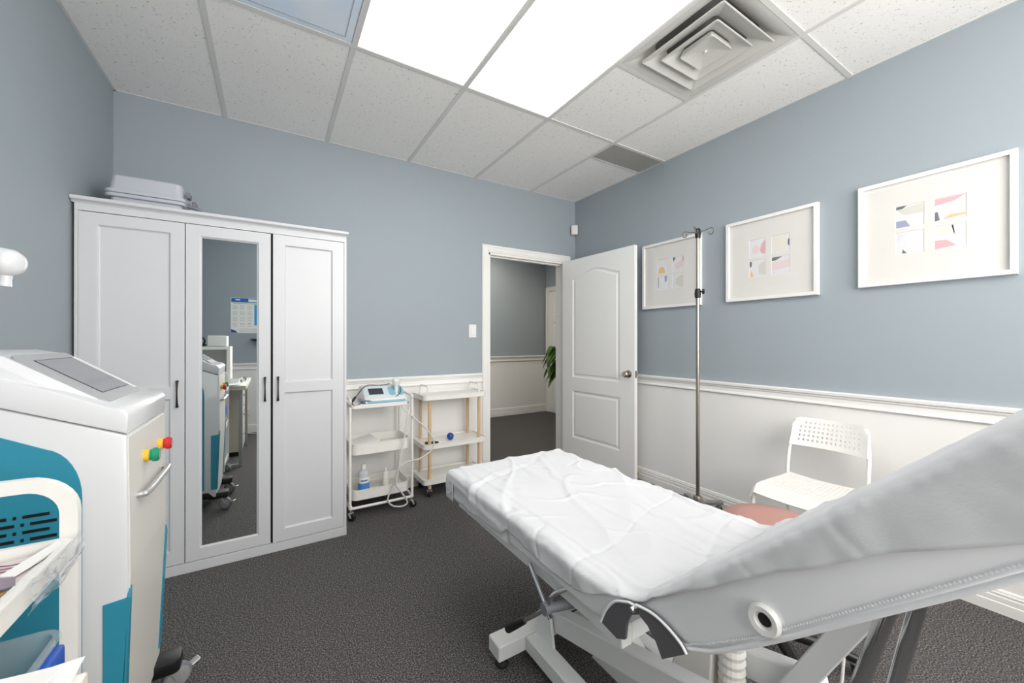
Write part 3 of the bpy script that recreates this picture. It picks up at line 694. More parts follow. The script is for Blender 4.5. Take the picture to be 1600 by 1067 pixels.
# ------------------------------------------------------------------ three-tier utility trolley (lower left)
TX0, TX1, TY0, TY1 = -.70, -.335, .770, 1.150
TR = thing('utility_trolley', 'white plastic utility trolley with arched handle in the foreground', 'trolley', ((TX0 + TX1) / 2, (TY0 + TY1) / 2, 0))
def tray_bm(x0, x1, y0, y1, z0, z1, r, th=.004, lip=0.0, floor=None):
    """open tray with rounded corners"""
    bm = N()
    o = rrect(x0, x1, y0, y1, r); i = rrect(x0 + th, x1 - th, y0 + th, y1 - th, max(r - th, .002)); l = rrect(x0 - lip, x1 + lip, y0 - lip, y1 + lip, r + lip)
    bo = rrect(x0 + .004, x1 - .004, y0 + .004, y1 - .004, max(r - .004, .002))
    rings = [[(p[0], p[1], z0) for p in bo], [(p[0], p[1], z0 + .004) for p in o], [(p[0], p[1], z1 - .006) for p in o]]
    if lip: rings += [[(p[0], p[1], z1 - .005) for p in l]]
    rings += [[(p[0], p[1], z1) for p in (l if lip else o)], [(p[0], p[1], z1) for p in i], [(p[0], p[1], floor if floor else z0 + th) for p in i]]
    ring_loft(bm, rings, cap_first=True)
    return bm
for z0, z1 in ((.765, .815), (.430, .480), (.120, .170)):
    obj('tray', tray_bm(TX0 + .03, TX1 - .006, TY0 + .02, TY1 - .022, z0, z1, .02, .005, .006), 'metalw', TR, 30)
for y in (TY0, TY1):
    bm = N()
    def band(off):
        o_ = [(TX0 + off, .10), (TX0 + off, .86)]
        for i in range(9):
            a = PI - i / 8 * PI / 2; o_.append((TX0 + .075 + (.075 - off) * math.cos(a), .862 + (.075 - off) * math.sin(a)))
        for i in range(9):
            a = PI / 2 - i / 8 * PI / 2; o_.append((TX1 - .075 + (.075 - off) * math.cos(a), .862 + (.075 - off) * math.sin(a)))
        o_ += [(TX1 - off, .86), (TX1 - off, .10)]; return o_
    A = band(0); B = band(.026)
    R_ = [[(p[0], y - .009, p[1]) for p in A], [(p[0], y + .009, p[1]) for p in A], [(p[0], y + .009, p[1]) for p in B], [(p[0], y - .009, p[1]) for p in B], [(p[0], y - .009, p[1]) for p in A]]
    ring_loft(bm, R_, closed_ring=False, cap_last=False); bmesh.ops.remove_doubles(bm, verts=bm.verts, dist=1e-6); bmesh.ops.holes_fill(bm, edges=bm.edges)
    obj('handle_frame', bm, 'metalw', TR, 40)
for x in (TX0 + .014, TX1 - .014):
    for y in (TY0, TY1): caster(TR, x, y, .028, .8, 'grey', plate=.102)
# things on the trolley: sheets, booklet, pouch, clear bag, clear bin
ZT1 = .770
def sheet_thing(name, cx, cy, w, h, z, ang, m, label, cat, curl=.0, th=.0012, tilt=0.0, roll=0.0):
    bm = N(); c, s = math.cos(ang), math.sin(ang)
    def f(u, v):
        a, b = (u - .5) * w, (v - .5) * h
        return (cx + a * c - b * s, cy + a * s + b * c, z + curl * (2 * u - 1) ** 2 + tilt * (u - .5) * w + roll * (v - .5) * h)
    grid(bm, f, 8, 8); thicken(bm, th)
    return tag(obj(name, bm, m, None, 40), label, cat)
bm = N(); box(bm, -.56, -.362, .86, 1.115, .7705, .790, .002, 1); tag(obj('paper_stack', bm, 'paper', None), 'stack of white papers under the pale booklet', 'paper stack')
sheet_thing('booklet', -.440, 1.055, .145, .115, .7965, .06, 'pale', 'pale pink printed booklet lying in the trolley top tray', 'booklet', th=.005)
sheet_thing('leaflet', -.400, 1.010, .055, .065, .8015, .35, 'mauve', 'mauve leaflet on the booklet in the trolley tray', 'leaflet', th=.002)
bm = N()
for k in range(3): tube(bm, catmull([(-.50 + k * .012, 1.095 - k * .022, .8035), (-.44, 1.088 - k * .02, .8035), (-.40, 1.072 - k * .012, .8035), (-.372, 1.078 - k * .02, .8035)], 5), .0011, 6)
tag(obj('thin_string', bm, 'plum', None), 'thin plum strings lying across the pale booklet', 'string')
sheet_thing('folded_paper', -.367, 1.075, .024, .105, .8090, -.41, 'paper', 'folded white paper strip standing out of the trolley tray', 'paper', th=.003, roll=.10)
sheet_thing('paper_sheet', -.357, .970, .016, .22, .800, -.01, 'paper', 'narrow white sheet along the trolley tray rim', 'paper', th=.002)
sheet_thing('paper_sheet', -.425, .985, .050, .050, .8090, .6, 'paper', 'small crumpled white note beside the mauve leaflet', 'paper', curl=.010)
sheet_thing('card', -.398, .950, .030, .085, .7945, -.3, 'tan', 'tan card on the papers in the trolley tray', 'card', th=.003)
bm = N(); box(bm, -.452, -.436, 1.030, 1.048, .7995, .811, .004); tag(obj('clip', bm, 'black', None, 40), 'small black clip on the pale booklet', 'clip')
# clear bag over the rim
bm = N()
def fbag(u, v):
    y = 1.14 - u * .20; a = v
    x = TX1 + .004 + .010 * math.sin(PI * v) * (0.6 + .7 * wave(y, v, 0, 9)); z = .822 - v * .050 + .008 * wave(y * 3, v, 3, 8) - .01 * math.sin(PI * u)
    return (x + .006 * wave(y, v, 9, 25), y, z)
grid(bm, fbag, 30, 10); thicken(bm, .0006)
tag(obj('plastic_bag', bm, 'film', None, 60), 'crumpled clear plastic bag hung over the trolley tray rim', 'plastic bag')
BN = thing('storage_bin', 'clear plastic bin with a blue clip on the trolley middle tray', 'storage bin', (-.505, .95, .434))
obj('bin_body', tray_bm(-.655, -.350, .80, 1.115, .4345, .645, .03, .003, .008), 'clear', BN, 30)
bm = N(); box(bm, -.352, -.334, .935, 1.085, .550, .632, .006); obj('clip', bm, 'bluep', BN, 40)
bm = N(); box(bm, -.64, -.40, .85, 1.02, .440, .54, .004, 1, 0, Matrix.Translation((0, 0, .001))); tag(obj('small_carton', bm, 'tan', None), 'small tan carton inside the clear bin', 'carton')

# ------------------------------------------------------------------ desk, riser and things seen in the mirror
DKX1, DKY0, DKY1, DKZ = -.205, -.28, .728, .775
DK = thing('desk', 'white topped desk with grey steel legs along the left wall', 'desk', (-.49, .24, 0))
bm = N(); box(bm, XL + .03, DKX1, DKY0, DKY1, DKZ - .035, DKZ, .002, 1); obj('desktop', bm, 'desk', DK)
bm = N(); box(bm, DKX1 - .0005, DKX1 + .001, DKY0 + .002, DKY1 - .002, DKZ - .034, DKZ - .001); box(bm, XL + .032, DKX1 - .001, DKY1 - .0005, DKY1 + .001, DKZ - .034, DKZ - .001); obj('edge_band', bm, 'beige', DK)
for y in (DKY0 + .06, DKY1 - .05):
    bm = N(); box(bm, DKX1 - .06, DKX1 - .03, y - .02, y + .02, 0.03, DKZ - .035, .003); box(bm, XL + .07, XL + .10, y - .02, y + .02, 0.03, DKZ - .035, .003); box(bm, XL + .07, DKX1 - .03, y - .02, y + .02, 0, .03, .003); obj('leg_frame', bm, 'deskleg', DK)
PD = thing('drawer_pedestal', 'beige drawer pedestal under the desk, seen in the mirror', 'pedestal', (-.45, .03, 0))
bm = N(); box(bm, -.68, -.275, -.20, .26, .045, .71, .004); obj('body', bm, 'ped', PD)
bm = N(); box(bm, -.67, -.285, -.19, .25, 0, .046); obj('plinth', bm, 'black', PD)
for z in (.06, .27, .48):
    bm = N(); box(bm, -.276, -.258, -.195, .255, z, z + .20, .003); dw = obj('drawer_front', bm, 'ped', PD)
    bm = N(); box(bm, -.260, -.248, -.02, .08, z + .13, z + .145, .002); obj('pull', bm, 'deskleg', dw)
RS = thing('desk_riser', 'white open shelf riser standing on the desk', 'shelf riser', (-.56, .24, DKZ))
bm = N(); box(bm, -.752, -.355, .10, .38, 1.120, 1.150, .002, 1); obj('shelf_top', bm, 'desk', RS)
for x0, x1 in ((-.752, -.732), (-.385, -.355)):
    bm = N(); box(bm, x0, x1, .10, .38, DKZ, 1.120, .001, 1); obj('side_board', bm, 'desk', RS)
bm = N(); box(bm, -.732, -.385, .10, .112, DKZ, 1.12); box(bm, -.732, -.385, .112, .37, .955, .970); obj('back_board', bm, 'desk', RS)
PR = thing('sterilizer_box', 'small white box shaped device on top of the desk riser', 'device', (-.47, .24, 1.15))
bm = N(); box(bm, -.545, -.385, .14, .33, 1.152, 1.262, .012, 3); obj('housing', bm, 'desk', PR, 40)
bm = N(); box(bm, -.41, -.38, .20, .22, 1.262, 1.268, .002); obj('switch', bm, 'black', PR)
bm = N(); tube(bm, catmull([(-.56, .28, 1.17), (-.60, .30, 1.16), (-.62, .30, 1.21), (-.595, .29, 1.245), (-.57, .285, 1.21), (-.585, .29, 1.165)], 6), .008, 8); tag(obj('cable_loop', bm, 'rubber', None, 50), 'coiled black cable beside the white box on the riser', 'cable')
bm = N(); o = tray_bm(-.36, -.27, .42, .55, DKZ + .001, DKZ + .055, .02, .003); tag(obj('white_basin', o, 'desk', None, 30), 'small white basin standing on the desk', 'basin')
bm.free()
bm = N(); box(bm, -.345, -.25, .28, .40, DKZ + .001, DKZ + .03, .004); tag(obj('instrument_tray', bm, 'steel', None, 30), 'flat steel instrument tray on the desk', 'tray')
bm = N(); lathe(bm, [(0, 0), (.018, 0), (.024, .02), (.024, .045), (.021, .045), (.021, .006), (0, .006)], (-.25, .16, DKZ), (0, 0, 1), 18); tag(obj('steel_cup', bm, 'chrome', None, 40), 'small polished steel cup on the desk edge', 'cup')
# papers at the desk corner (bottom left of the photograph)
sheet_thing('paper_sheet', -.345, .60, .27, .30, DKZ + .004, .03, 'paper', 'large white sheet on the desk corner', 'paper', curl=.002)
sheet_thing('paper_sheet', -.40, .64, .30, .25, DKZ + .016, -.30, 'paper', 'upper white sheet with a turned corner on the desk', 'paper', curl=.010)
# poster, wall shelf and cable by the front wall
PO = thing('wall_poster', 'white and blue price poster on the wall, seen in the mirror', 'poster', (-.30, YF, 1.31))
px0, px1, pz0, pz1 = -.447, -.140, 1.312, 1.772
bm = N(); box(bm, px0, px1, YF, YF + .003, pz0, pz1); obj('sheet', bm, 'paper', PO)
# mirrored left-right relative to the photograph's reflection: the mirror flips depth only
def pr(x0, x1, z0, z1, m, nm='print', k=.0036):
    bm = N(); box(bm, px0 + x0, px0 + x1, YF + .0025, YF + k, pz0 + z0, pz0 + z1); obj(nm, bm, m, PO)
pr(.005, .302, .400, .455, 'posterblue', 'header_band'); pr(.02, .285, .378, .395, 'postergreen', 'header_line')
pr(.255, .295, .10, .375, 'postercyan', 'price_column'); pr(.292, .303, .23, .40, 'posterblue', 'side_band')
pr(.05, .10, .425, .44, 'paper', 'title', .0042); pr(.19, .28, .41, .445, 'paper', 'title', .0042)
bm = N()
for r_ in range(15):
    for c_ in range(3):
        z = pz0 + .085 + r_ * .019
        if r_ % 4 == 3: continue
        x0 = px0 + .02 + c_ * .078; box(bm, x0, x0 + .045 + .015 * random.random(), YF + .0025, YF + .0036, z, z + .006)
for r_ in range(3): box(bm, px0 + .09, px0 + .29, YF + .0025, YF + .0036, pz0 + .02 + r_ * .015, pz0 + .025 + r_ * .015)
obj('text_lines', bm, 'posterline', PO)
bm = N(); prism(bm, [(px0 + .003, pz0 + .003), (px0 + .075, pz0 + .003), (px0 + .05, pz0 + .03), (px0 + .003, pz0 + .05)], 'y', YF + .0025, YF + .0036); obj('corner_print', bm, 'navy', PO)
SH = thing('wall_shelf', 'small black wall shelf beside the poster, seen in the mirror', 'shelf', (-.13, YF, 1.2))
bm = N(); prism(bm, [(-.235, 1.235), (-.03, 1.235), (-.03, 1.205), (-.20, 1.205)], 'y', YF, YF + .10, .002, 1); obj('board', bm, 'black', SH)
bm = N()
for x in (-.15, -.07): prism(bm, [(YF, 1.14), (YF + .012, 1.14), (YF + .07, 1.206), (YF, 1.206)], 'x', x, x + .012)
obj('bracket', bm, 'black', SH)
bm = N(); tube(bm, catmull([(-.27, -.93, .10), (-.27, -.90, .02), (-.22, -.84, .006), (-.14, -.82, .006), (-.10, -.86, .006), (-.05, -.88, .006), (.05, -.84, .006), (.2, -.90, .006)], 6), .005, 8); tag(obj('extension_cord', bm, 'frame', None, 50), 'white power cord on the floor by the far wall, in the mirror', 'cord')
OL = thing('power_outlet', 'white power outlet low on the wall, seen in the mirror', 'outlet', (-.27, YF, .22))
bm = N(); box(bm, -.305, -.235, YF, YF + .006, .22, .335, .002); obj('plate', bm, 'frame', OL)
bm = N(); box(bm, -.29, -.25, YF + .005, YF + .03, .235, .275, .004); box(bm, -.29, -.25, YF + .005, YF + .03, .285, .32, .004); obj('plug', bm, 'frame', OL)

# ------------------------------------------------------------------ white metal trolley by the wardrobe
AX0, AX1, AY0, AY1 = .450, .872, 2.800, 3.125
A_ = thing('metal_trolley', 'white three tier metal trolley with trays beside the wardrobe', 'trolley', (.66, 2.96, 0))
obj('top_tray', tray_bm(AX0 + .008, AX1 - .02, AY0 + .012, AY1 - .012, .742, .772, .03, .022), 'metalw', A_, 30)
obj('tray', tray_bm(AX0 + .010, AX1 - .012, AY0 + .012, AY1 - .012, .425, .505, .05, .003, .003, .448), 'metalw', A_, 30)
bm = tray_bm(AX0 + .010, AX1 - .012, AY0 + .012, AY1 - .012, .118, .190, .05, .003, .003, .140); tr_ = obj('tray', bm, 'metalw', A_, 30)
bm = N()
for i in range(26):
    for j in range(16):
        x = AX0 + .06 + i * .0125; y = AY0 + .06 + j * .0135
        if (i + j) % 2 == 0: box(bm, x - .0035, x + .0035, y - .0035, y + .0035, .1395, .1408)
po = obj('perforation', bm, 'grille', tr_); po['kind'] = 'stuff'
for x in (AX0, AX1):
    bm = N(); tube(bm, catmull([(x, AY0, .80 if x == AX1 else .76), (x, AY0, .5), (x, AY0, .12), (x, AY0, .078)], 4), .0095, 10); tube(bm, [(x, AY1, .78), (x, AY1, .078)], .0095, 10)
    tube(bm, catmull([(x, AY0, .79), (x, AY0 + .02, .812), (x, AY1 - .02, .812), (x, AY1, .78)], 5), .0095, 10); tube(bm, [(x, AY0, .082), (x, AY1, .082)], .0095, 10)
    obj('side_frame', bm, 'metalw', A_, 50)
for y in (AY0 - .004, AY1):
    bm = N(); tube(bm, catmull([(AX0, y, .10), (AX0 + .012, y, .084), (AX0 + .03, y, .080), (AX1 - .03, y, .080), (AX1 - .012, y, .084), (AX1, y, .10)], 4), .0095, 10); obj('bottom_rail', bm, 'metalw', A_, 50)
for x, y, a in ((AX0 + .004, AY0, -.8), (AX1 - .004, AY0, .1), (AX0, AY1, .4), (AX1, AY1, .7)): caster(A_, x, y, .024, a, 'black', tyre='rubber', plate=.078, w=.02)

# device on the trolley
DV = thing('therapy_device', 'pale blue tabletop therapy device with dark screen on the metal trolley', 'device', (.70, 2.95, .772))
dx0, dx1 = .552, .842
bm = N(); prism(bm, [(2.822, .774), (3.07, .774), (3.07, .868), (3.04, .878), (2.96, .872), (2.86, .812), (2.825, .800)], 'x', dx0, dx1, .010, 3); obj('housing', bm, 'frame', DV, 40)
bm = N(); prism(bm, rrect(dx0 - .004, dx1 + .004, 2.815, 3.075, .04), 'z', .7725, .790, .002); obj('base_strip', bm, 'aqua2', DV, 40)
fx = Vector((0, 2.96 - 2.86, .872 - .812)).normalized(); fz = Vector((0, -fx.z, fx.y)); fo = Vector((0, 2.855, .809))
def TF(x, s, h): p = fo + fx * s + fz * h; return (x, p.y, p.z)
def fslab(x0, x1, s0, s1, h0, h1, r):
    bm = N(); q = rrect(x0, x1, s0, s1, r, 4); ring_loft(bm, [[TF(p[0], p[1], h0) for p in q], [TF(p[0], p[1], h1) for p in q]], cap_first=True); return bm
obj('face_plate', fslab(.566, .728, .008, .118, -.004, .003, .012), 'aqua', DV)
obj('screen', fslab(.590, .690, .028, .098, -.003, .0045, .003), 'dark', DV)
for xx in (.752, .812):
    bm = fslab(xx - .024, xx + .024, .010, .112, -.002, .0035, .022); obj('cradle', bm, 'aqua2', DV)
HP = thing('therapy_handpiece', 'white handpiece wrapped in clear film resting on the therapy device', 'handpiece', (.785, 2.93, .83))
bm = N(); lathe(bm, [(0, 0), (.010, .002), (.013, .02), (.015, .06), (.022, .075), (.026, .09), (.024, .105), (0, .108)], (.785, 2.90, .822), (.0, .15, 1), 16); obj('grip', bm, 'frame', HP, 50)
bm = N()
def fw(u, v):
    a = 2 * PI * u; r = .030 * (.55 + .45 * math.sin(PI * min(1, v * 1.1 + .1))) * (1 + .35 * wave(math.cos(a), math.sin(a), v * 3, 2.2))
    return (.785 + r * math.cos(a), 2.912 + r * math.sin(a), .868 + .07 * v)
grid(bm, fw, 24, 10); bmesh.ops.remove_doubles(bm, verts=bm.verts, dist=1e-5); obj('film_wrap', bm, 'film', HP, 60)
bm = N()
cam_f = 610.2
def pix(x, y, Y):
    """point on the vertical plane at depth Y that the photograph shows at (x, y)"""
    r = (x - 800) / cam_f; u = -(y - 531.2) / cam_f; c, s = math.cos(YAW), math.sin(YAW)
    v = Vector((c * r + s, -s * r + c, u)); return Vector((0, 0, CAM_Z)) + v * (Y / v.y)
hp_pts = [(621, 621, 2.87), (630, 635.5, 2.82), (640, 645, 2.785), (651.6, 655, 2.78), (662, 664, 2.775), (671, 674.5, 2.775), (678, 689, 2.775), (673.5, 702.5, 2.775), (656.5, 714.7, 2.775), (634.5, 721, 2.77), (620, 735.5, 2.77), (616, 755, 2.77), (607.7, 772, 2.765), (606.5, 782, 2.765), (615, 789, 2.765), (629.6, 789, 2.765), (636.5, 782, 2.765), (627, 767, 2.755), (618.7, 755, 2.755), (621, 740, 2.755), (624.8, 718, 2.755), (632, 682, 2.77), (638, 645, 2.785), (640, 632, 2.83)]
tube(bm, catmull([pix(*q) for q in hp_pts], 6), .0055, 10); ho = obj('hose', bm, 'hose', HP, 60); ho['label'] = 'light grey hose looping down beside the trolley'
bm = N(); c_ = pix(635, 628, 2.84)
lathe(bm, [(0, -.012), (.014, -.010), (.018, 0), (.016, .012), (.010, .016), (.009, .03), (0, .031)], c_, (-.6, .3, .5), 16); obj('hose_connector', bm, 'bluep', ho, 50)
bm = N(); cp = [(625, 602.5, 2.90), (625.5, 611, 2.87), (619.7, 617, 2.85), (607.5, 622, 2.838), (596, 627, 2.822), (582, 625.5, 2.822), (570, 625, 2.822), (560.6, 630.6, 2.815), (554, 632.3, 2.815), (549.5, 627, 2.82), (555, 620, 2.83), (560.6, 612.8, 2.86), (568, 604, 2.92), (577.5, 600, 3.0), (592.5, 600.6, 3.0), (609, 598, 2.97)]
tube(bm, catmull([pix(*q) for q in cp], 6), .0028, 8); cd = obj('power_cord', bm, 'black', DV, 60); cd['label'] = 'thin black power cord'
bm = N(); a = pix(549, 628, 2.818); b = pix(556, 618, 2.838); tube(bm, [a, a.lerp(b, .3), a.lerp(b, .8), b], [.006, .009, .008, .004], 10); obj('plug', bm, 'black', cd, 50)
# bottles and paper on the trolley
def bottle(x, y, z, r, h, lab):
    t = thing('lotion_bottle', lab, 'bottle', (x, y, z))
    bm = N(); lathe(bm, [(0, 0), (r * .9, 0), (r, .006), (r, h * .70), (r * .9, h * .77), (r * .38, h * .82), (r * .36, h * .86), (0, h * .86)], (x, y, z), (0, 0, 1), 22); obj('bottle_body', bm, 'bottle' if r > .03 else 'cream', t, 40)
    bm = N(); lathe(bm, [(0, h * .84), (r * .46, h * .84), (r * .46, h * .95), (r * .36, h), (0, h)], (x, y, z), (0, 0, 1), 18); obj('cap', bm, 'frame', t, 40)
    return t
B1 = bottle(.557, 2.905, .141, .038, .195, 'large clear bottle with a blue and white label on the trolley bottom tray')
bm = N(); lathe(bm, [(.0386, .02), (.0386, .070)], (.557, 2.905, .141), (0, 0, 1), 24); bm2 = bm; obj('label_base', bm2, 'label', B1, 60)
bm = N(); lathe(bm, [(.0385, .070), (.0385, .110)], (.557, 2.905, .141), (0, 0, 1), 24); lb = obj('label_top', bm, 'frame', B1, 60)
bm = N()
for k in range(6):
    a = math.radians(238 + k * 11); box(bm, -.003, .003, -.0005, .0005, .225, .235, 0, 1, 0, Matrix.Translation((.557 + .039 * math.cos(a), 2.905 + .039 * math.sin(a), 0)) @ Matrix.Rotation(a + PI / 2, 4, 'Z'))
obj('label_text', bm, 'navy', B1)
bottle(.712, 2.92, .141, .022, .145, 'small white pump bottle on the trolley bottom tray')
sheet_thing('folded_paper', .56, 2.95, .17, .20, .475, .15, 'paper', 'folded white paper lying in the trolley middle tray', 'paper', curl=.006, tilt=.25, roll=.04, th=.006)

# ------------------------------------------------------------------ wood-post trolley
BX0, BX1, BY0, BY1 = .985, 1.525, 2.872, 3.155
B_ = thing('wood_post_trolley', 'white three tier trolley with pale wooden posts by the doorway', 'trolley', (1.255, 3.01, 0))
for z0, z1, nm in ((.748, .790, 'top_tray'), (.372, .415, 'tray'), (.102, .146, 'tray')):
    obj(nm, tray_bm(BX0, BX1, BY0, BY1, z0, z1, .035, .005, .003, z1 - .010), 'metalw', B_, 30)
for x in (1.042, 1.468):
    for y in (2.905, 3.125):
        bm = N(); tube(bm, [(x, y, .060), (x, y, .752)], .0135, 14); pp = obj('post', bm, 'wood', B_, 40)
        bm = N(); lathe(bm, [(.0145, .056), (.0145, .066)], (x, y, 0), (0, 0, 1), 14); obj('ferrule', bm, 'chrome', pp, 40)
        caster(B_, x, y, .024, .3 + x, 'black', tyre='rubber', plate=.060, w=.02)
for x in (1.035, 1.475):
    bm = N(); tube(bm, catmull([(x, 2.925, .78), (x, 2.925, .83), (x, 2.935, .848), (x, 2.96, .852), (x, 3.07, .852), (x, 3.095, .848), (x, 3.105, .83), (x, 3.105, .78)], 4), .0065, 10); obj('handle', bm, 'metalw', B_, 50)
bm = N(); lathe(bm, [(.0285 * math.sin(PI * i / 16), .0285 * (1 - math.cos(PI * i / 16))) for i in range(17)], (1.238, 2.965, .4055), (0, 0, 1), 24); tag(obj('massage_ball', bm, 'ball', None, 180), 'shiny dark blue ball on the wood post trolley', 'ball')
bm = N(); prism(bm, [(1.015, 2.925), (1.06, 2.905), (1.12, 2.915), (1.10, 2.945), (1.05, 2.965), (1.02, 2.955)], 'z', .4055, .420, .004); tag(obj('black_pouch', bm, 'black', None, 40), 'flat black pouch on the wood post trolley', 'pouch')

# ------------------------------------------------------------------ pictures on the right wall
def blob(parent, pts, m, yc, zc, sx=.0525, sz=.0575):
    """flat watercolour patch; pts in -1..1 of one print window"""
    bm = N()
    q = [(yc - p[0] * sx * .99, zc + p[1] * sz * .99) for p in pts]
    prism(bm, q, 'x', XR - .0115, XR - .0120); obj('paint_patch', bm, m, parent)
def picture(y0, y1, z0, z1, patches, label):
    t = thing('framed_picture', label, 'picture', (XR, (y0 + y1) / 2, z0), 'white framed abstract prints on the right wall')
    fw_, dp = .021, .030
    bm = N()
    def T(p, x): return (x, p[0], p[1])
    o_ = rc(y0, y1, z0, z1); i_ = rc(y0 + fw_, y1 - fw_, z0 + fw_, z1 - fw_); i2 = rc(y0 + .002, y1 - .002, z0 + .002, z1 - .002)
    ring_loft(bm, [[T(p, XR - .001) for p in o_], [T(p, XR - dp + .002) for p in o_], [T(p, XR - dp) for p in i2], [T(p, XR - dp) for p in i_], [T(p, XR - .008) for p in i_]], cap_last=False)
    obj('frame', bm, 'frame', t)
    bm = N(); box(bm, XR - .008, XR - .001, y0 + .004, y1 - .004, z0 + .004, z1 - .004); obj('backing', bm, 'mount', t)
    yc, zc = (y0 + y1) / 2, (z0 + z1) / 2
    wn = []
    for k, (a, b) in enumerate(((1, 1), (-1, 1), (1, -1), (-1, -1))):
        cy_, cz_ = yc + a * .0690, zc + .005 + b * .0680; wn.append((cy_, cz_))
    bm = N()
    holes = [rc(cy_ - .0525, cy_ + .0525, cz_ - .0575, cz_ + .0575) for cy_, cz_ in wn]
    leaf_panel(bm, (y0 + fw_ - .004, y1 - fw_ + .004, z0 + fw_ - .004, z1 - fw_ + .004), holes, [(.0015, .002)], .0021, lambda w, h, d: (XR - .0140 + d, w, h))
    bmesh.ops.remove_doubles(bm, verts=bm.verts, dist=1e-5)
    # drop the filled floors of the windows: the prints lie there
    obj('mount', bm, 'mount', t)
    for k, (cy_, cz_) in enumerate(wn):
        bm = N(); box(bm, XR - .0122, XR - .0115, cy_ - .051, cy_ + .051, cz_ - .056, cz_ + .056); p_ = obj('print', bm, 'print', t)
        for pts, m in patches[k]:
            bm = N(); q = [(cy_ - p[0] * .0508, cz_ + p[1] * .0558) for p in pts]
            prism(bm, q, 'x', XR - .0127, XR - .0122); obj('paint_patch', bm, m, p_)
    bm = N(); box(bm, XR - .0195, XR - .0180, y0 + fw_ - .003, y1 - fw_ + .003, z0 + fw_ - .003, z1 - fw_ + .003); obj('glass_pane', bm, 'glass', t)
def ell(cx, cy, rx, ry, a0=0, a1=360, n=14):
    return [(max(-1, min(1, cx + rx * math.cos(math.radians(a0 + (a1 - a0) * i / n)))), max(-1, min(1, cy + ry * math.sin(math.radians(a0 + (a1 - a0) * i / n))))) for i in range(n if a1 - a0 == 360 else n + 1)]
picture(1.750, 2.286, 1.478, 2.022, [
    [(ell(-.25, -1, .62, .95, 0, 180), 'peach'), ([(.0, .9), (.9, .9), (.9, .3)], 'oat')],
    [([(-.95, .95), (-.4, .95), (-.75, .35)], 'coal'), ([(-.6, -.1), (.95, .55), (.95, -.55), (-.2, -.85)], 'blush'), ([(.8, .95), (.98, .95), (.98, .3), (.85, .35)], 'rose')],
    [([(-.95, .7), (-.82, .9), (-.85, -.6), (-.95, -.7)], 'slate'), ([(.3, .95), (.75, .95), (.7, .2), (.35, .0)], 'ink')],
    [(ell(.9, -.1, 1.3, .85, 90, 270), 'stone')]], 'white framed abstract print nearest the open door, behind the drip pole')
picture(1.010, 1.556, 1.480, 2.027, [
    [([(.95, .85), (.5, .35), (.3, -.3), (.45, -.75), (.95, -.85)], 'rose'), (ell(-.2, -.2, .45, .5), 'blush')],
    [([(-.9, .9), (.9, .9), (.6, -.6), (-.85, -.8)], 'oat'), (ell(.98, .0, .2, .42, 90, 270), 'slate')],
    [([(-.98, .9), (-.7, .85), (-.72, .3), (-.98, .2)], 'coal'), ([(-.95, -.95), (-.8, -.2), (-.45, -.95)], 'peach'), ([(.1, .3), (.98, .9), (.98, -.9), (.2, -.7)], 'stone')],
    [([(-.98, .95), (.2, .95), (-.5, .62), (-.98, .55)], 'coal'), ([(-.95, .35), (.95, .55), (.95, -.3), (-.9, -.55)], 'blush')]], 'white framed abstract print in the middle, with a red patch')
picture(.288, .826, 1.497, 2.040, [
    [([(-.98, .98), (-.2, .98), (-.5, .75), (-.98, .72)], 'coal'), ([(-.95, .7), (.95, .95), (.95, .1), (-.4, .15)], 'stone'), ([(-.98, -.35), (-.3, -.35), (.05, -.95), (-.98, -.95)], 'ink')],
    [([(-.98, .95), (.98, .98), (.3, .55), (-.98, .40)], 'rose'), ([(-.98, -.2), (-.8, -.15), (-.65, -.9), (-.98, -.95)], 'slate'), ([(-.5, -.9), (.0, -.55), (.98, -.6), (.98, -.75)], 'peach')],
    [([(-.5, -.55), (-.55, -.92), (-.2, -.92)], 'coal'), ([(-.9, .9), (-.4, .8), (-.9, .1)], 'lilac')],
    [([(-.9, .9), (.2, .95), (.3, .25), (-.8, .1)], 'oat'), ([(.1, .95), (.95, .95), (.95, -.2), (.3, -.1)], 'lilac'), ([(-.98, -.2), (-.2, -.25), (.4, -.8), (-.98, -.95)], 'rose')]], 'white framed abstract print farthest right, with a pink top edge')

# ------------------------------------------------------------------ drip pole
IX, IY = 2.515, 1.628
IV = thing('drip_pole', 'steel drip pole with wire hooks standing by the right wall', 'drip pole', (IX, IY, 0))
bm = N(); tube(bm, [(IX, IY, .10), (IX, IY, 1.56)], .0125, 16); obj('lower_tube', bm, 'steel', IV, 40)
bm = N(); tube(bm, [(IX, IY, 1.50), (IX, IY, 1.945)], .0095, 16); obj('upper_tube', bm, 'steel', IV, 40)
bm = N(); lathe(bm, [(.013, 1.505), (.019, 1.510), (.021, 1.535), (.017, 1.565), (.011, 1.57)], (IX, IY, 0), (0, 0, 1), 18); cl = obj('clamp', bm, 'black', IV, 40)
bm = N(); kd = Vector((.45, -.85, 0)); lathe(bm, [(.006, .01), (.006, .026), (.017, .028), (.018, .040), (.012, .043), (0, .043)], (IX, IY, 1.548), kd, 14); obj('clamp_knob', bm, 'black', cl, 40)
bm = N(); lathe(bm, [(0, 1.92), (.015, 1.92), (.018, 1.945), (.018, 1.975), (.014, 1.985), (0, 1.985)], (IX, IY, 0), (0, 0, 1), 16); obj('hook_hub', bm, 'black', IV, 40)
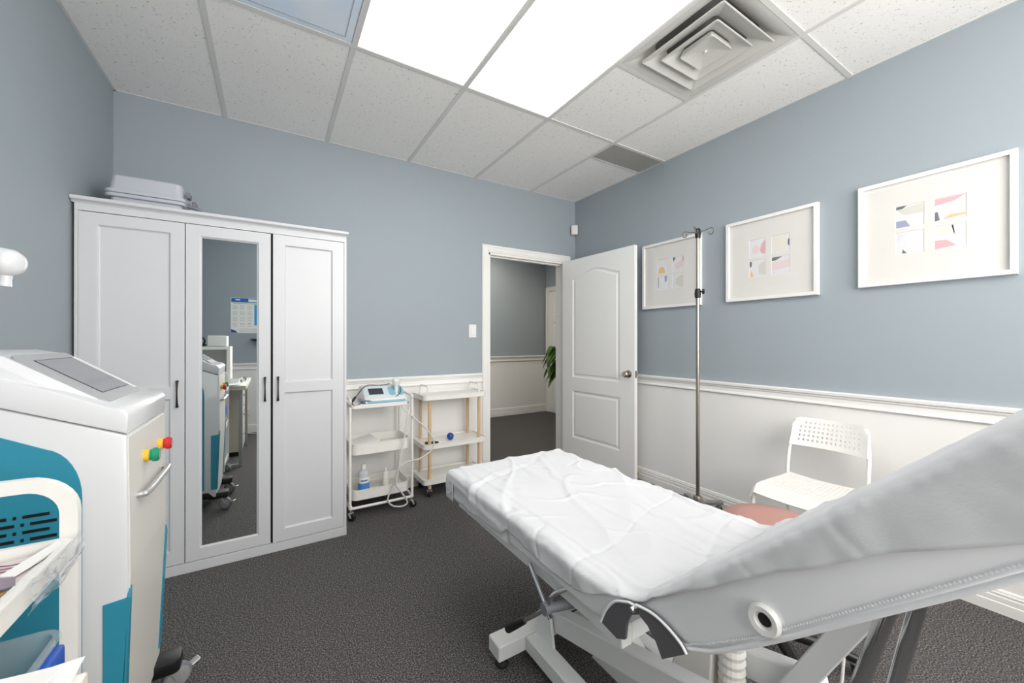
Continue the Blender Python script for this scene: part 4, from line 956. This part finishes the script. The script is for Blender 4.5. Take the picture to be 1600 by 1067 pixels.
for k in range(4):
    a = math.radians(-58 + 90 * k - 12); c, s = math.cos(a), math.sin(a)
    pts = [(.012, 1.960), (.05, 1.968), (.085, 1.978), (.098, 1.968), (.095, 1.945), (.080, 1.936), (.068, 1.945), (.070, 1.958)]
    off = [0, .0, .0, .002, .006, .010, .014, .016]
    bm = N(); tube(bm, catmull([(IX + r * c - o_ * s, IY + r * s + o_ * c, z) for (r, z), o_ in zip(pts, off)], 5), .0034, 8); obj('hook', bm, 'hooksteel', IV, 60)
bm = N(); lathe(bm, [(0, .072), (.034, .072), (.034, .085), (.030, .125), (.026, .135), (.014, .138)], (IX, IY, 0), (0, 0, 1), 20); obj('base_hub', bm, 'steel', IV, 40)
for k in range(5):
    a = math.radians(200 + 72 * k); e_ = .205
    bm = N(); beam(bm, (IX + .02 * math.cos(a), IY + .02 * math.sin(a), .085), (IX + e_ * math.cos(a), IY + e_ * math.sin(a), .066), .034, .022); obj('base_leg', bm, 'ivgrey', IV)
    caster(IV, IX + (e_ - .014) * math.cos(a), IY + (e_ - .014) * math.sin(a), .022, a + 2, 'grey', tyre='rubber', plate=.060, w=.016)

# door stop on the baseboard
bm = N(); tube(bm, [(XR - .012, 2.33, .055), (XR - .06, 2.33, .055)], .006, 10); tube(bm, [(XR - .06, 2.33, .055), (XR - .075, 2.33, .055)], .011, 12); tag(obj('door_stop', bm, 'tan', None, 40), 'small brown door stop on the baseboard beside the door', 'door stop')

# ------------------------------------------------------------------ white chair by the right wall
CH = thing('side_chair', 'white chair with perforated seat and back by the right wall', 'chair', (2.36, .91, 0))
cyc = .912
def perf(bm, f, nu, nv, hole, u0, u1, v0, v1, r):
    """patch f(u,v) with octagonal holes in an nu x nv field between (u0,v0) and (u1,v1)"""
    du, dv = (u1 - u0) / nu, (v1 - v0) / nv
    us = [0, u0 * .4, u0] + [u0 + du * (i + 1) for i in range(nu)] + [u1 + (1 - u1) * .6, 1]
    vv = [0, v0 * .5, v0] + [v0 + dv * (j + 1) for j in range(nv)] + [v1 + (1 - v1) * .5, 1]
    cache = {}
    def vt(u, v):
        k = (round(u, 6), round(v, 6))
        if k not in cache: cache[k] = bm.verts.new(f(u, v))
        return cache[k]
    for i in range(len(us) - 1):
        for j in range(len(vv) - 1):
            a, b, c, d_ = us[i], us[i + 1], vv[j], vv[j + 1]
            inside = 2 <= i < 2 + nu and 2 <= j < 2 + nv and hole(i - 2, j - 2)
            if not inside: bm.faces.new((vt(a, c), vt(b, c), vt(b, d_), vt(a, d_))); continue
            mu, mv = (a + b) / 2, (c + d_) / 2
            inn = [bm.verts.new(f(mu + (b - a) * .5 * r[0] * math.cos(t), mv + (d_ - c) * .5 * r[1] * math.sin(t))) for t in [PI * (k + .5) / 4 for k in range(8)]]
            C = [vt(b, d_), vt(a, d_), vt(a, c), vt(b, c)]       # angles 45,135,225,315
            for q in range(4):
                i0, i1, i2 = inn[(2 * q) % 8], inn[(2 * q + 1) % 8], inn[(2 * q + 2) % 8]
                bm.faces.new((C[q], i1, i0)); bm.faces.new((C[q], C[(q + 1) % 4], i2, i1))
bm = N()
def fseat(u, v):        # u front->back, v along y
    y = cyc - .195 + .39 * v; e = 2 * v - 1
    x = 2.165 + .375 * u
    if u > .5: e2 = e * (1 - .10 * (u - .5) * 2); y = cyc + .195 * e2
    z = .448 + .010 * e * e - .004 * math.sin(PI * u)
    if u < .12: t = 1 - u / .12; z -= .045 * t * t; x = 2.165 + .375 * u + .0 * t
    z -= .030 * max(0, abs(e) - .92) / .08
    return (x, y, z)
perf(bm, fseat, 15, 15, lambda i, j: not (i in (0, 14) and j in (0, 14)), .20, .93, .10, .90, (.62, .34)); thicken(bm, .006); obj('seat', bm, 'chair', CH, 40)
bm = N()
def fback(u, v):        # u along y, v up
    e = 2 * u - 1; z = .610 + .155 * v
    k = max(0, abs(e) - .86) / .14
    if v > .75: z -= .035 * k * k * (v - .75) / .25
    hwid = .178 - .010 * v
    x = 2.572 + .045 * v + .032 * (1 - e * e) - .006
    z -= .018 * (1 - v) * 0
    return (x, cyc + hwid * e, z)
perf(bm, fback, 14, 5, lambda i, j: not (j == 4 and i in (0, 13)), .08, .92, .14, .90, (.56, .60)); thicken(bm, .008); obj('backrest', bm, 'chair', CH, 40)
for sg in (-1, 1):
    y = cyc + sg * .180
    bm = N(); tube(bm, catmull([(2.615, y * 1.0 - sg * .02, .735), (2.580, y - sg * .004, .62), (2.553, y, .47), (2.560, y, .30), (2.590, y + sg * .012, .012)], 6), .0095, 10); obj('back_leg', bm, 'chair', CH, 50)
    bm = N(); tube(bm, catmull([(2.553, y, .436), (2.40, y, .432), (2.23, y, .432), (2.195, y, .42), (2.186, y + sg * .004, .38), (2.17, y + sg * .012, .012)], 6), .0095, 10); obj('front_leg', bm, 'chair', CH, 50)
    for x in (2.590, 2.17):
        bm = N(); lathe(bm, [(.012, 0), (.012, .022), (.0095, .026)], (x, y + sg * .012, 0), (0, 0, 1), 12); obj('foot_cap', bm, 'cream', CH)
bm = N(); tube(bm, [(2.35, cyc - .18, .432), (2.35, cyc + .18, .432)], .008, 8); obj('seat_rail', bm, 'chair', CH, 50)

# ------------------------------------------------------------------ round stool
SX, SY = 1.645, .755
ST = thing('round_stool', 'round pinkish brown stool on a black five star base behind the bed', 'stool', (SX, SY, 0))
bm = N(); lathe(bm, [(0, .435), (.150, .435), (.172, .445), (.180, .470), (.176, .500), (.160, .516), (.10, .522), (0, .524)], (SX, SY, 0), (0, 0, 1), 36); obj('seat', bm, 'pink', ST, 60)
bm = N(); lathe(bm, [(0, .425), (.145, .425), (.145, .436), (0, .436)], (SX, SY, 0), (0, 0, 1), 30); obj('seat_pan', bm, 'black', ST)
bm = N(); tube(bm, [(SX, SY, .11), (SX, SY, .27)], .026, 16); tube(bm, [(SX, SY, .26), (SX, SY, .428)], .014, 14); obj('gas_column', bm, 'chrome', ST, 40)
bm = N(); lathe(bm, [(0, .075), (.045, .075), (.050, .10), (.036, .128), (.028, .135), (0, .135)], (SX, SY, 0), (0, 0, 1), 20); obj('hub', bm, 'black', ST, 40)
for k in range(5):
    a = math.radians(158 + 72 * k); e_ = .27
    bm = N(); tube(bm, [(SX + r * math.cos(a), SY + r * math.sin(a), z) for r, z in ((.03, .105), (.12, .097), (.21, .083), (e_, .068))], [.024, .022, .018, .014], 8); obj('base_arm', bm, 'black', ST, 50)
    caster(ST, SX + (e_ - .02) * math.cos(a), SY + (e_ - .02) * math.sin(a), .026, a + 1, 'black', tyre='rubber', plate=.070, w=.02)

# ------------------------------------------------------------------ treatment bed
BL, BR, BZ = .690, 1.335, .615
YE, YS, YH = 1.690, 1.150, .610          # foot end, split between leg and seat pads, hinge
BD = thing('treatment_bed', 'white vinyl treatment bed on a white steel lifting frame', 'treatment bed', (1.01, .95, 0))
def pad(bm, prof, x0, x1, r=.028):
    """extrude profile (y,z) in x with rounded long edges"""
    prism(bm, prof, 'x', x0, x1, r, 4); return bm
bm = N(); box(bm, BL, BR, YS + .004, YE, .490, BZ, .026, 4); obj('leg_pad', bm, 'vinyl', BD, 50)
bm = N(); pad(bm, [(YS - .004, .515), (YS - .004, BZ), (YH - .005, BZ), (YH + .010, .585), (YH + .05, .545), (YH + .085, .522), (YH + .12, .515)], BL, BR, .016); obj('seat_pad', bm, 'vinyl', BD, 50)
ANG = math.radians(43); eY, eZ = -math.cos(ANG), math.sin(ANG); nY, nZ = math.sin(ANG), math.cos(ANG)
def SN(s, n): return (YH - .005 + eY * s + nY * n, BZ + eZ * s + nZ * n)
bprof = [(.006, 0), (.80, 0), (.835, -.02), (.845, -.06), (.835, -.10), (.80, -.118), (.30, -.120), (.16, -.114), (.095, -.098), (.05, -.062), (.02, -.03)]
bm = N(); pad(bm, [SN(*p) for p in bprof], BL, BR, .018); bk = obj('backrest_pad', bm, 'vinyl', BD, 50)
# stitched piping along the lower near and far edges
for x in (BL - .001, BR + .001):
    pts = [(x, *SN(s, n)) for s, n in ((.095, -.097), (.13, -.106), (.16, -.112), (.23, -.116), (.30, -.118), (.45, -.118), (.60, -.118), (.80, -.116))]
    bm = N(); tube(bm, catmull(pts, 6), .0042, 8)
    for i in range(130):
        s = .10 + i * .0054; n = (-.098 - .018 * min(1, max(0, (s - .095) / .16)) ** .7) + .0085
        q = SN(s, n); box(bm, x - .0012, x + .0012, q[0] - .001, q[0] + .001, q[1] - .001, q[1] + .001)
    obj('piping', bm, 'vinyl', bk, 50)
# grommet in the near side
gy, gz = .327, .752
bm = N(); ring = []
for r_, xo in ((.0245, .0), (.026, -.005), (.022, -.011), (.014, -.010), (.010, -.003), (.0095, .002)):
    ring.append([(BL + xo, gy + (r_ * math.cos(2 * PI * k / 24)), gz + r_ * math.sin(2 * PI * k / 24)) for k in range(24)])
ring_loft(bm, ring, cap_last=False); gr = obj('grommet', bm, 'frame', bk, 50)
bm = N(); lathe(bm, [(0, 0), (.0105, 0), (.0105, .003), (0, .003)], (BL - .004, gy, gz), (1, 0, 0), 20); obj('grommet_hole', bm, 'black', gr)
# hinge cover plates at the near side
pl1 = [(.691, .530), (.674, .568), (.647, .603), (.616, .620), (.602, .626), (.581, .628), (.578, .614), (.600, .600), (.611, .574), (.616, .535), (.640, .522)]
pl2 = [(.584, .632), (.553, .638), (.527, .638), (.498, .631), (.474, .620), (.462, .608), (.517, .560), (.532, .585), (.553, .606), (.573, .614)]
for q, x in ((pl1, BL - .009), (pl2, BL - .010)):
    bm = N(); prism(bm, q, 'x', x - .003, x + .004); o = obj('hinge_plate', bm, 'felt', BD)
    bm = N(); tube(bm, catmull([(x - .003, p[0], p[1]) for p in q[:6]], 5), .0030, 8); obj('plate_trim', bm, 'vinyl', o, 50)
bm = N(); lathe(bm, [(0, 0), (.006, 0), (.006, .010), (.004, .013), (0, .013)], (BL - .011, .588, .622), (-1, 0, 0), 12); obj('hinge_bolt', bm, 'chrome', BD, 40)
bm = N(); lathe(bm, [(0, 0), (.006, 0), (.007, .006), (.004, .010), (0, .010)], (BL + .001, 1.04, .575), (-1, 0, 0), 12); obj('hook_stud', bm, 'nickel', BD, 40)
# upper frame under the pads
bm = N()
for x in (.735, 1.29): box(bm, x - .018, x + .018, .66, 1.62, .465, .517, .003, 1)
for y in (.68, 1.13, 1.58): box(bm, .753, 1.272, y - .018, y + .018, .470, .514, .003, 1)
obj('upper_frame', bm, 'bedw', BD)
bm = N()
for x in (.82, 1.20): beam(bm, (x, *SN(.02, -.110)), (x, *SN(.70, -.132)), .03, .024)
beam(bm, (.805, *SN(.66, -.132)), (1.215, *SN(.66, -.132)), .03, .024); obj('backrest_frame', bm, 'bedw', BD)
# floor frame
bm = N(); box(bm, .700, 1.330, 1.225, 1.305, .042, .100, .004, 1); obj('foot_crossbar', bm, 'bedw', BD)
bm = N(); box(bm, .740, 1.480, .270, .350, .042, .100, .004, 1); obj('head_crossbar', bm, 'bedw', BD)
for x in (.845, 1.185):
    bm = N(); box(bm, x - .030, x + .030, .350, 1.225, .042, .098, .004, 1); obj('floor_beam', bm, 'bedw', BD)
for x, y in ((.735, 1.265), (1.295, 1.265), (.775, .31), (1.44, .31)):
    bm = N(); lathe(bm, [(0, 0), (.024, 0), (.026, .008), (.018, .018), (.008, .022), (.008, .044), (0, .044)], (x, y, 0), (0, 0, 1), 18); obj('levelling_foot', bm, 'rubber', BD, 40)
# lifting arms: two long parallel arms and two steep ones, with brackets
for x in (.905, 1.125):
    bm = N(); beam(bm, (x, 1.19, .165), (x, .40, .372), .050, .070); obj('lift_arm', bm, 'bedw', BD)
    bm = N(); beam(bm, (x + .055, .66, .105), (x + .055, 1.08, .470), .040, .050); obj('cross_arm', bm, 'bedw', BD)
bm = N(); beam(bm, (1.10, .583, .10), (1.10, .285, .690), .050, .050, up=(1, 0, 0)); obj('backrest_strut', bm, 'bedw', BD)
for x in (.870, 1.160):
    bm = N(); prism(bm, [(1.12, .095), (1.235, .095), (1.20, .205), (1.14, .205)], 'x', x - .006, x + .006, .002, 1); obj('pivot_bracket', bm, 'bedw', BD)
bm = N(); prism(bm, [(.66, .10), (1.02, .10), (.98, .17), (.86, .24), (.74, .235)], 'x', .955, 1.00, .003); obj('arm_bracket', bm, 'bedw', BD)
bm = N(); prism(bm, [(.63, .10), (.79, .10), (.70, .40), (.62, .40)], 'x', 1.02, 1.09, .004); ac = obj('actuator_cover', bm, 'cream', BD)
bm = N(); lathe(bm, [(.030 + (.004 if i % 2 else 0), .012 * i) for i in range(26)], (1.055, .585, .10), (0, 0, 1), 18); obj('bellows', bm, 'cream', BD)
for y, z in ((1.17, .170), (.43, .364)):
    bm = N(); tube(bm, [(.87, y, z), (1.16, y, z)], .014, 12); obj('pivot_shaft', bm, 'chrome', BD, 40)
bm = N(); box(bm, .985, 1.045, .82, .94, .30, .46, .006); obj('actuator_motor', bm, 'cream', BD)
# lever with black grip, and release rod
bm = N(); tube(bm, catmull([(.664, 1.03, .325), (.664, .935, .41), (.668, .898, .447), (.672, .872, .495), (.70, .845, .520)], 5), .0070, 10); lv = obj('lever', bm, 'chrome', BD, 50)
bm = N(); a = Vector((.662, 1.105, .258)); b = Vector((.664, 1.000, .352)); tube(bm, [a, a.lerp(b, .08), a.lerp(b, .5), a.lerp(b, .93), b], [.008, .0135, .0125, .011, .008], 12); obj('lever_grip', bm, 'black', lv, 50)
bm = N(); tube(bm, [(.700, 1.030, .500), (.696, .915, .395)], .0075, 10); obj('release_rod', bm, 'chrome', BD, 50)
bm = N(); tube(bm, [(.664, .895, .447), (.735, .86, .458)], .013, 12); tube(bm, [(.656, .895, .447), (.672, .895, .447)], .017, 12); obj('lever_pivot', bm, 'case2', BD, 40)
# chrome support tubes
for x, y0, z0, y1, z1 in ((.850, .202, .840, .389, .098), (1.050, .204, .830, .342, .098)):
    bm = N(); tube(bm, [(x, y0, z0), (x, y1, z1)], .0115 if x < 1 else .0125, 18); obj('support_tube', bm, 'chrome', BD, 40)
# cable hooks on the head crossbar
bm = N(); tube(bm, catmull([(1.30, .42, .47), (1.31, .43, .30), (1.30, .44, .20), (1.33, .43, .17), (1.35, .42, .21)], 6), .004, 8); obj('cable', bm, 'frame', BD, 50)

# disposable sheet over the bed
def curve_pts():
    """lengthwise profile with outward normals, from the foot hang to the head"""
    P = []
    off = .006
    for i in range(10): P.append((YE + off, .500 + i * .0092, 1.0, 0.0))
    for i in range(1, 9):
        a = i / 8 * PI / 2; P.append((YE - .028 + (.028 + off) * math.cos(a), BZ - .028 + (.028 + off) * math.sin(a), math.cos(a), math.sin(a)))
    n = 230; R = .13; tl = R * math.tan(ANG / 2); yA = YH - .005 + tl
    for i in range(1, n + 1):
        y = (YE - .028) + (yA - (YE - .028)) * i / n; P.append((y, BZ + off, 0, 1))
    for i in range(1, 29):
        a = ANG * i / 28; P.append((yA - R * math.sin(a), BZ + off + R * (1 - math.cos(a)), math.sin(a), math.cos(a)))
    s0 = tl
    for i in range(1, 141):
        s = s0 + (.845 - s0) * i / 140; y, z = SN(s, off); P.append((y, z, nY, nZ))
    return P
CP = curve_pts(); NU = len(CP) - 1; NV = 150
xc, hwid = (BL + BR) / 2, (BR - BL) / 2 + .006
def lerp_t(x, tab):
    for (a, fa), (b, fb) in zip(tab, tab[1:]):
        if x <= b: return fa + (fb - fa) * max(0, (x - a)) / (b - a)
    return tab[-1][1]
LEN = [0]
for i in range(NU): LEN.append(LEN[-1] + math.hypot(CP[i + 1][0] - CP[i][0], CP[i + 1][1] - CP[i][1]))
# hang of the near side by length coordinate (foot 0 ... head 2)
near = [(0, .09), (.10, .095), (.40, .085), (.62, .075), (.66, .045), (.72, .050), (.92, .062), (1.02, .058), (1.08, .035), (1.13, .008), (1.18, -.004), (1.27, -.002), (1.36, .012), (1.48, .026), (1.55, .032), (1.72, .060), (1.86, .090), (1.95, .112), (2.2, .112)]
far_ = [(0, .09), (1.0, .085), (1.2, .06), (1.5, .10), (2.2, .11)]
bm = N(); rows = []
rad = .022
def fold(x, y):
    """crease network of a paper sheet"""
    h = .0035 * wave(x * 1.5, y * .8, 1, 3.0)
    def crease(u, v, k, f, w, a):          # thin ridge along the zero lines of a noise field
        q = abs(wave(u, v, k, f)) / w
        return a * max(0, 1 - q)
    h += crease(x * 1.0 + y * .45, y * .55 - x * .2, 5, 3.6, .10, .0052)
    h += crease(x * .8 - y * .5, y * .8 + x * .3, 11, 5.2, .09, .0034)
    h += crease(x * 2.2, y * .30, 21, 3.2, .10, .0042)
    h -= crease(x * .6 + y * .2, y * 1.5, 31, 3.4, .06, .0030)
    h += .0009 * wave(x, y, 41, 38)
    return h
for i in range(NU + 1):
    y, z, ny, nz = CP[i]; L = LEN[i]; row = []
    hn = lerp_t(L, near) + .006 * wave(L, 0, 0, 9); hf = lerp_t(L, far_) + .012 * wave(L, 5, 0, 7)
    for j in range(NV + 1):
        t = j / NV; tot = 2 * hwid + hn + hf; w = -hwid - hn + t * tot
        aw = abs(w); sg = 1 if w > 0 else -1; hang = aw - (hwid - rad)
        if hang <= 0: X, dn, ox, on = w, 0.0, 0.0, 1.0
        elif hang < rad * PI / 2:
            a = hang / rad; X = sg * (hwid - rad + rad * math.sin(a)); dn = -rad * (1 - math.cos(a)); ox, on = sg * math.sin(a), math.cos(a)
        else: X = sg * hwid; dn = -rad - (hang - rad * PI / 2); ox, on = float(sg), 0.0
        h = fold(w, L) * (min(1, L / .1 + .2) if L < 1.3 else max(.45, 1 - (L - 1.3) * 3))
        # raised ridge over the backrest fold and ripples where the sheet bunches at the hinge
        if aw < hwid + .02: h += .012 * math.exp(-((L - 1.22 - .10 * w) / .022) ** 2) * max(0, (w - .05) / hwid) + .004 * math.exp(-((L - 1.30 - .25 * w) / .02) ** 2) * max(0, (w + .1) / hwid)
        if sg > 0 and hang > 0: h += .008 * wave(L, 0, 3, 14)
        if sg < 0 and hang > rad: h += .004 * abs(wave(L, w, 3, 9)) + .002
        # dip over the gap between the two pads at the edges
        if hang > -.02: h -= .006 * math.exp(-((L - .64) / .018) ** 2) * on
        row.append(bm.verts.new((xc + X + ox * h, y + ny * (dn + on * h), z + nz * (dn + on * h))))
    rows.append(row)
for i in range(NU):
    for j in range(NV): bm.faces.new((rows[i][j], rows[i + 1][j], rows[i + 1][j + 1], rows[i][j + 1]))
so = tag(obj('disposable_sheet', bm, 'sheet', None, 60), 'wrinkled white disposable sheet covering the treatment bed', 'sheet')
md = so.modifiers.new('thickness', 'SOLIDIFY'); md.thickness = .0008; md.offset = 1.0

# ------------------------------------------------------------------ hallway plant
PX, PY = 3.745, 4.62
PL = thing('potted_plant', 'leafy green potted plant in the hallway behind the door', 'plant', (PX, PY, 0))
bm = N(); lathe(bm, [(0, 0), (.075, 0), (.08, .02), (.095, .255), (.10, .27), (.088, .27), (.085, .23), (0, .23)], (PX, PY, 0), (0, 0, 1), 24); obj('pot', bm, 'black', PL, 40)
bm = N(); lathe(bm, [(0, .228), (.085, .228), (.085, .236), (0, .24)], (PX, PY, 0), (0, 0, 1), 20); obj('soil', bm, 'soil', PL)
rs = random.Random(4)
bm = N(); tube(bm, catmull([(PX, PY, .23), (PX - .01, PY, .6), (PX + .01, PY - .01, .85), (PX, PY, 1.08)], 5), .011, 8); obj('stem', bm, 'stem', PL, 50)
for k in range(64):
    a = rs.uniform(0, 2 * PI); z0 = rs.uniform(.72, 1.14); el = rs.uniform(-.1, .9); L = rs.uniform(.13, .19)
    st_ = rs.uniform(.05, .17); base = Vector((PX + st_ * math.cos(a), PY + st_ * math.sin(a), z0))
    if base.x + math.cos(a) * L > HX - .05: a += PI; base.x = PX + st_ * math.cos(a)
    d0 = Vector((math.cos(a) * math.cos(el), math.sin(a) * math.cos(el), math.sin(el))); sd = Vector((-math.sin(a), math.cos(a), 0)); up = d0.cross(sd) * -1
    bm = N(); cs = []
    for i in range(6):
        t = i / 5; c = base + d0 * L * t + Vector((0, 0, -1.3 * L * t * t)); wv = .050 * math.sin(PI * (t * .93 + .05)) ** .8
        cs.append([bm.verts.new(c - sd * wv), bm.verts.new(c + Vector((0, 0, -.006))), bm.verts.new(c + sd * wv)])
    for A, B in zip(cs, cs[1:]):
        bm.faces.new((A[0], A[1], B[1], B[0])); bm.faces.new((A[1], A[2], B[2], B[1]))
    thicken(bm, .001); lf = obj('leaf', bm, 'leaf', PL, 60)
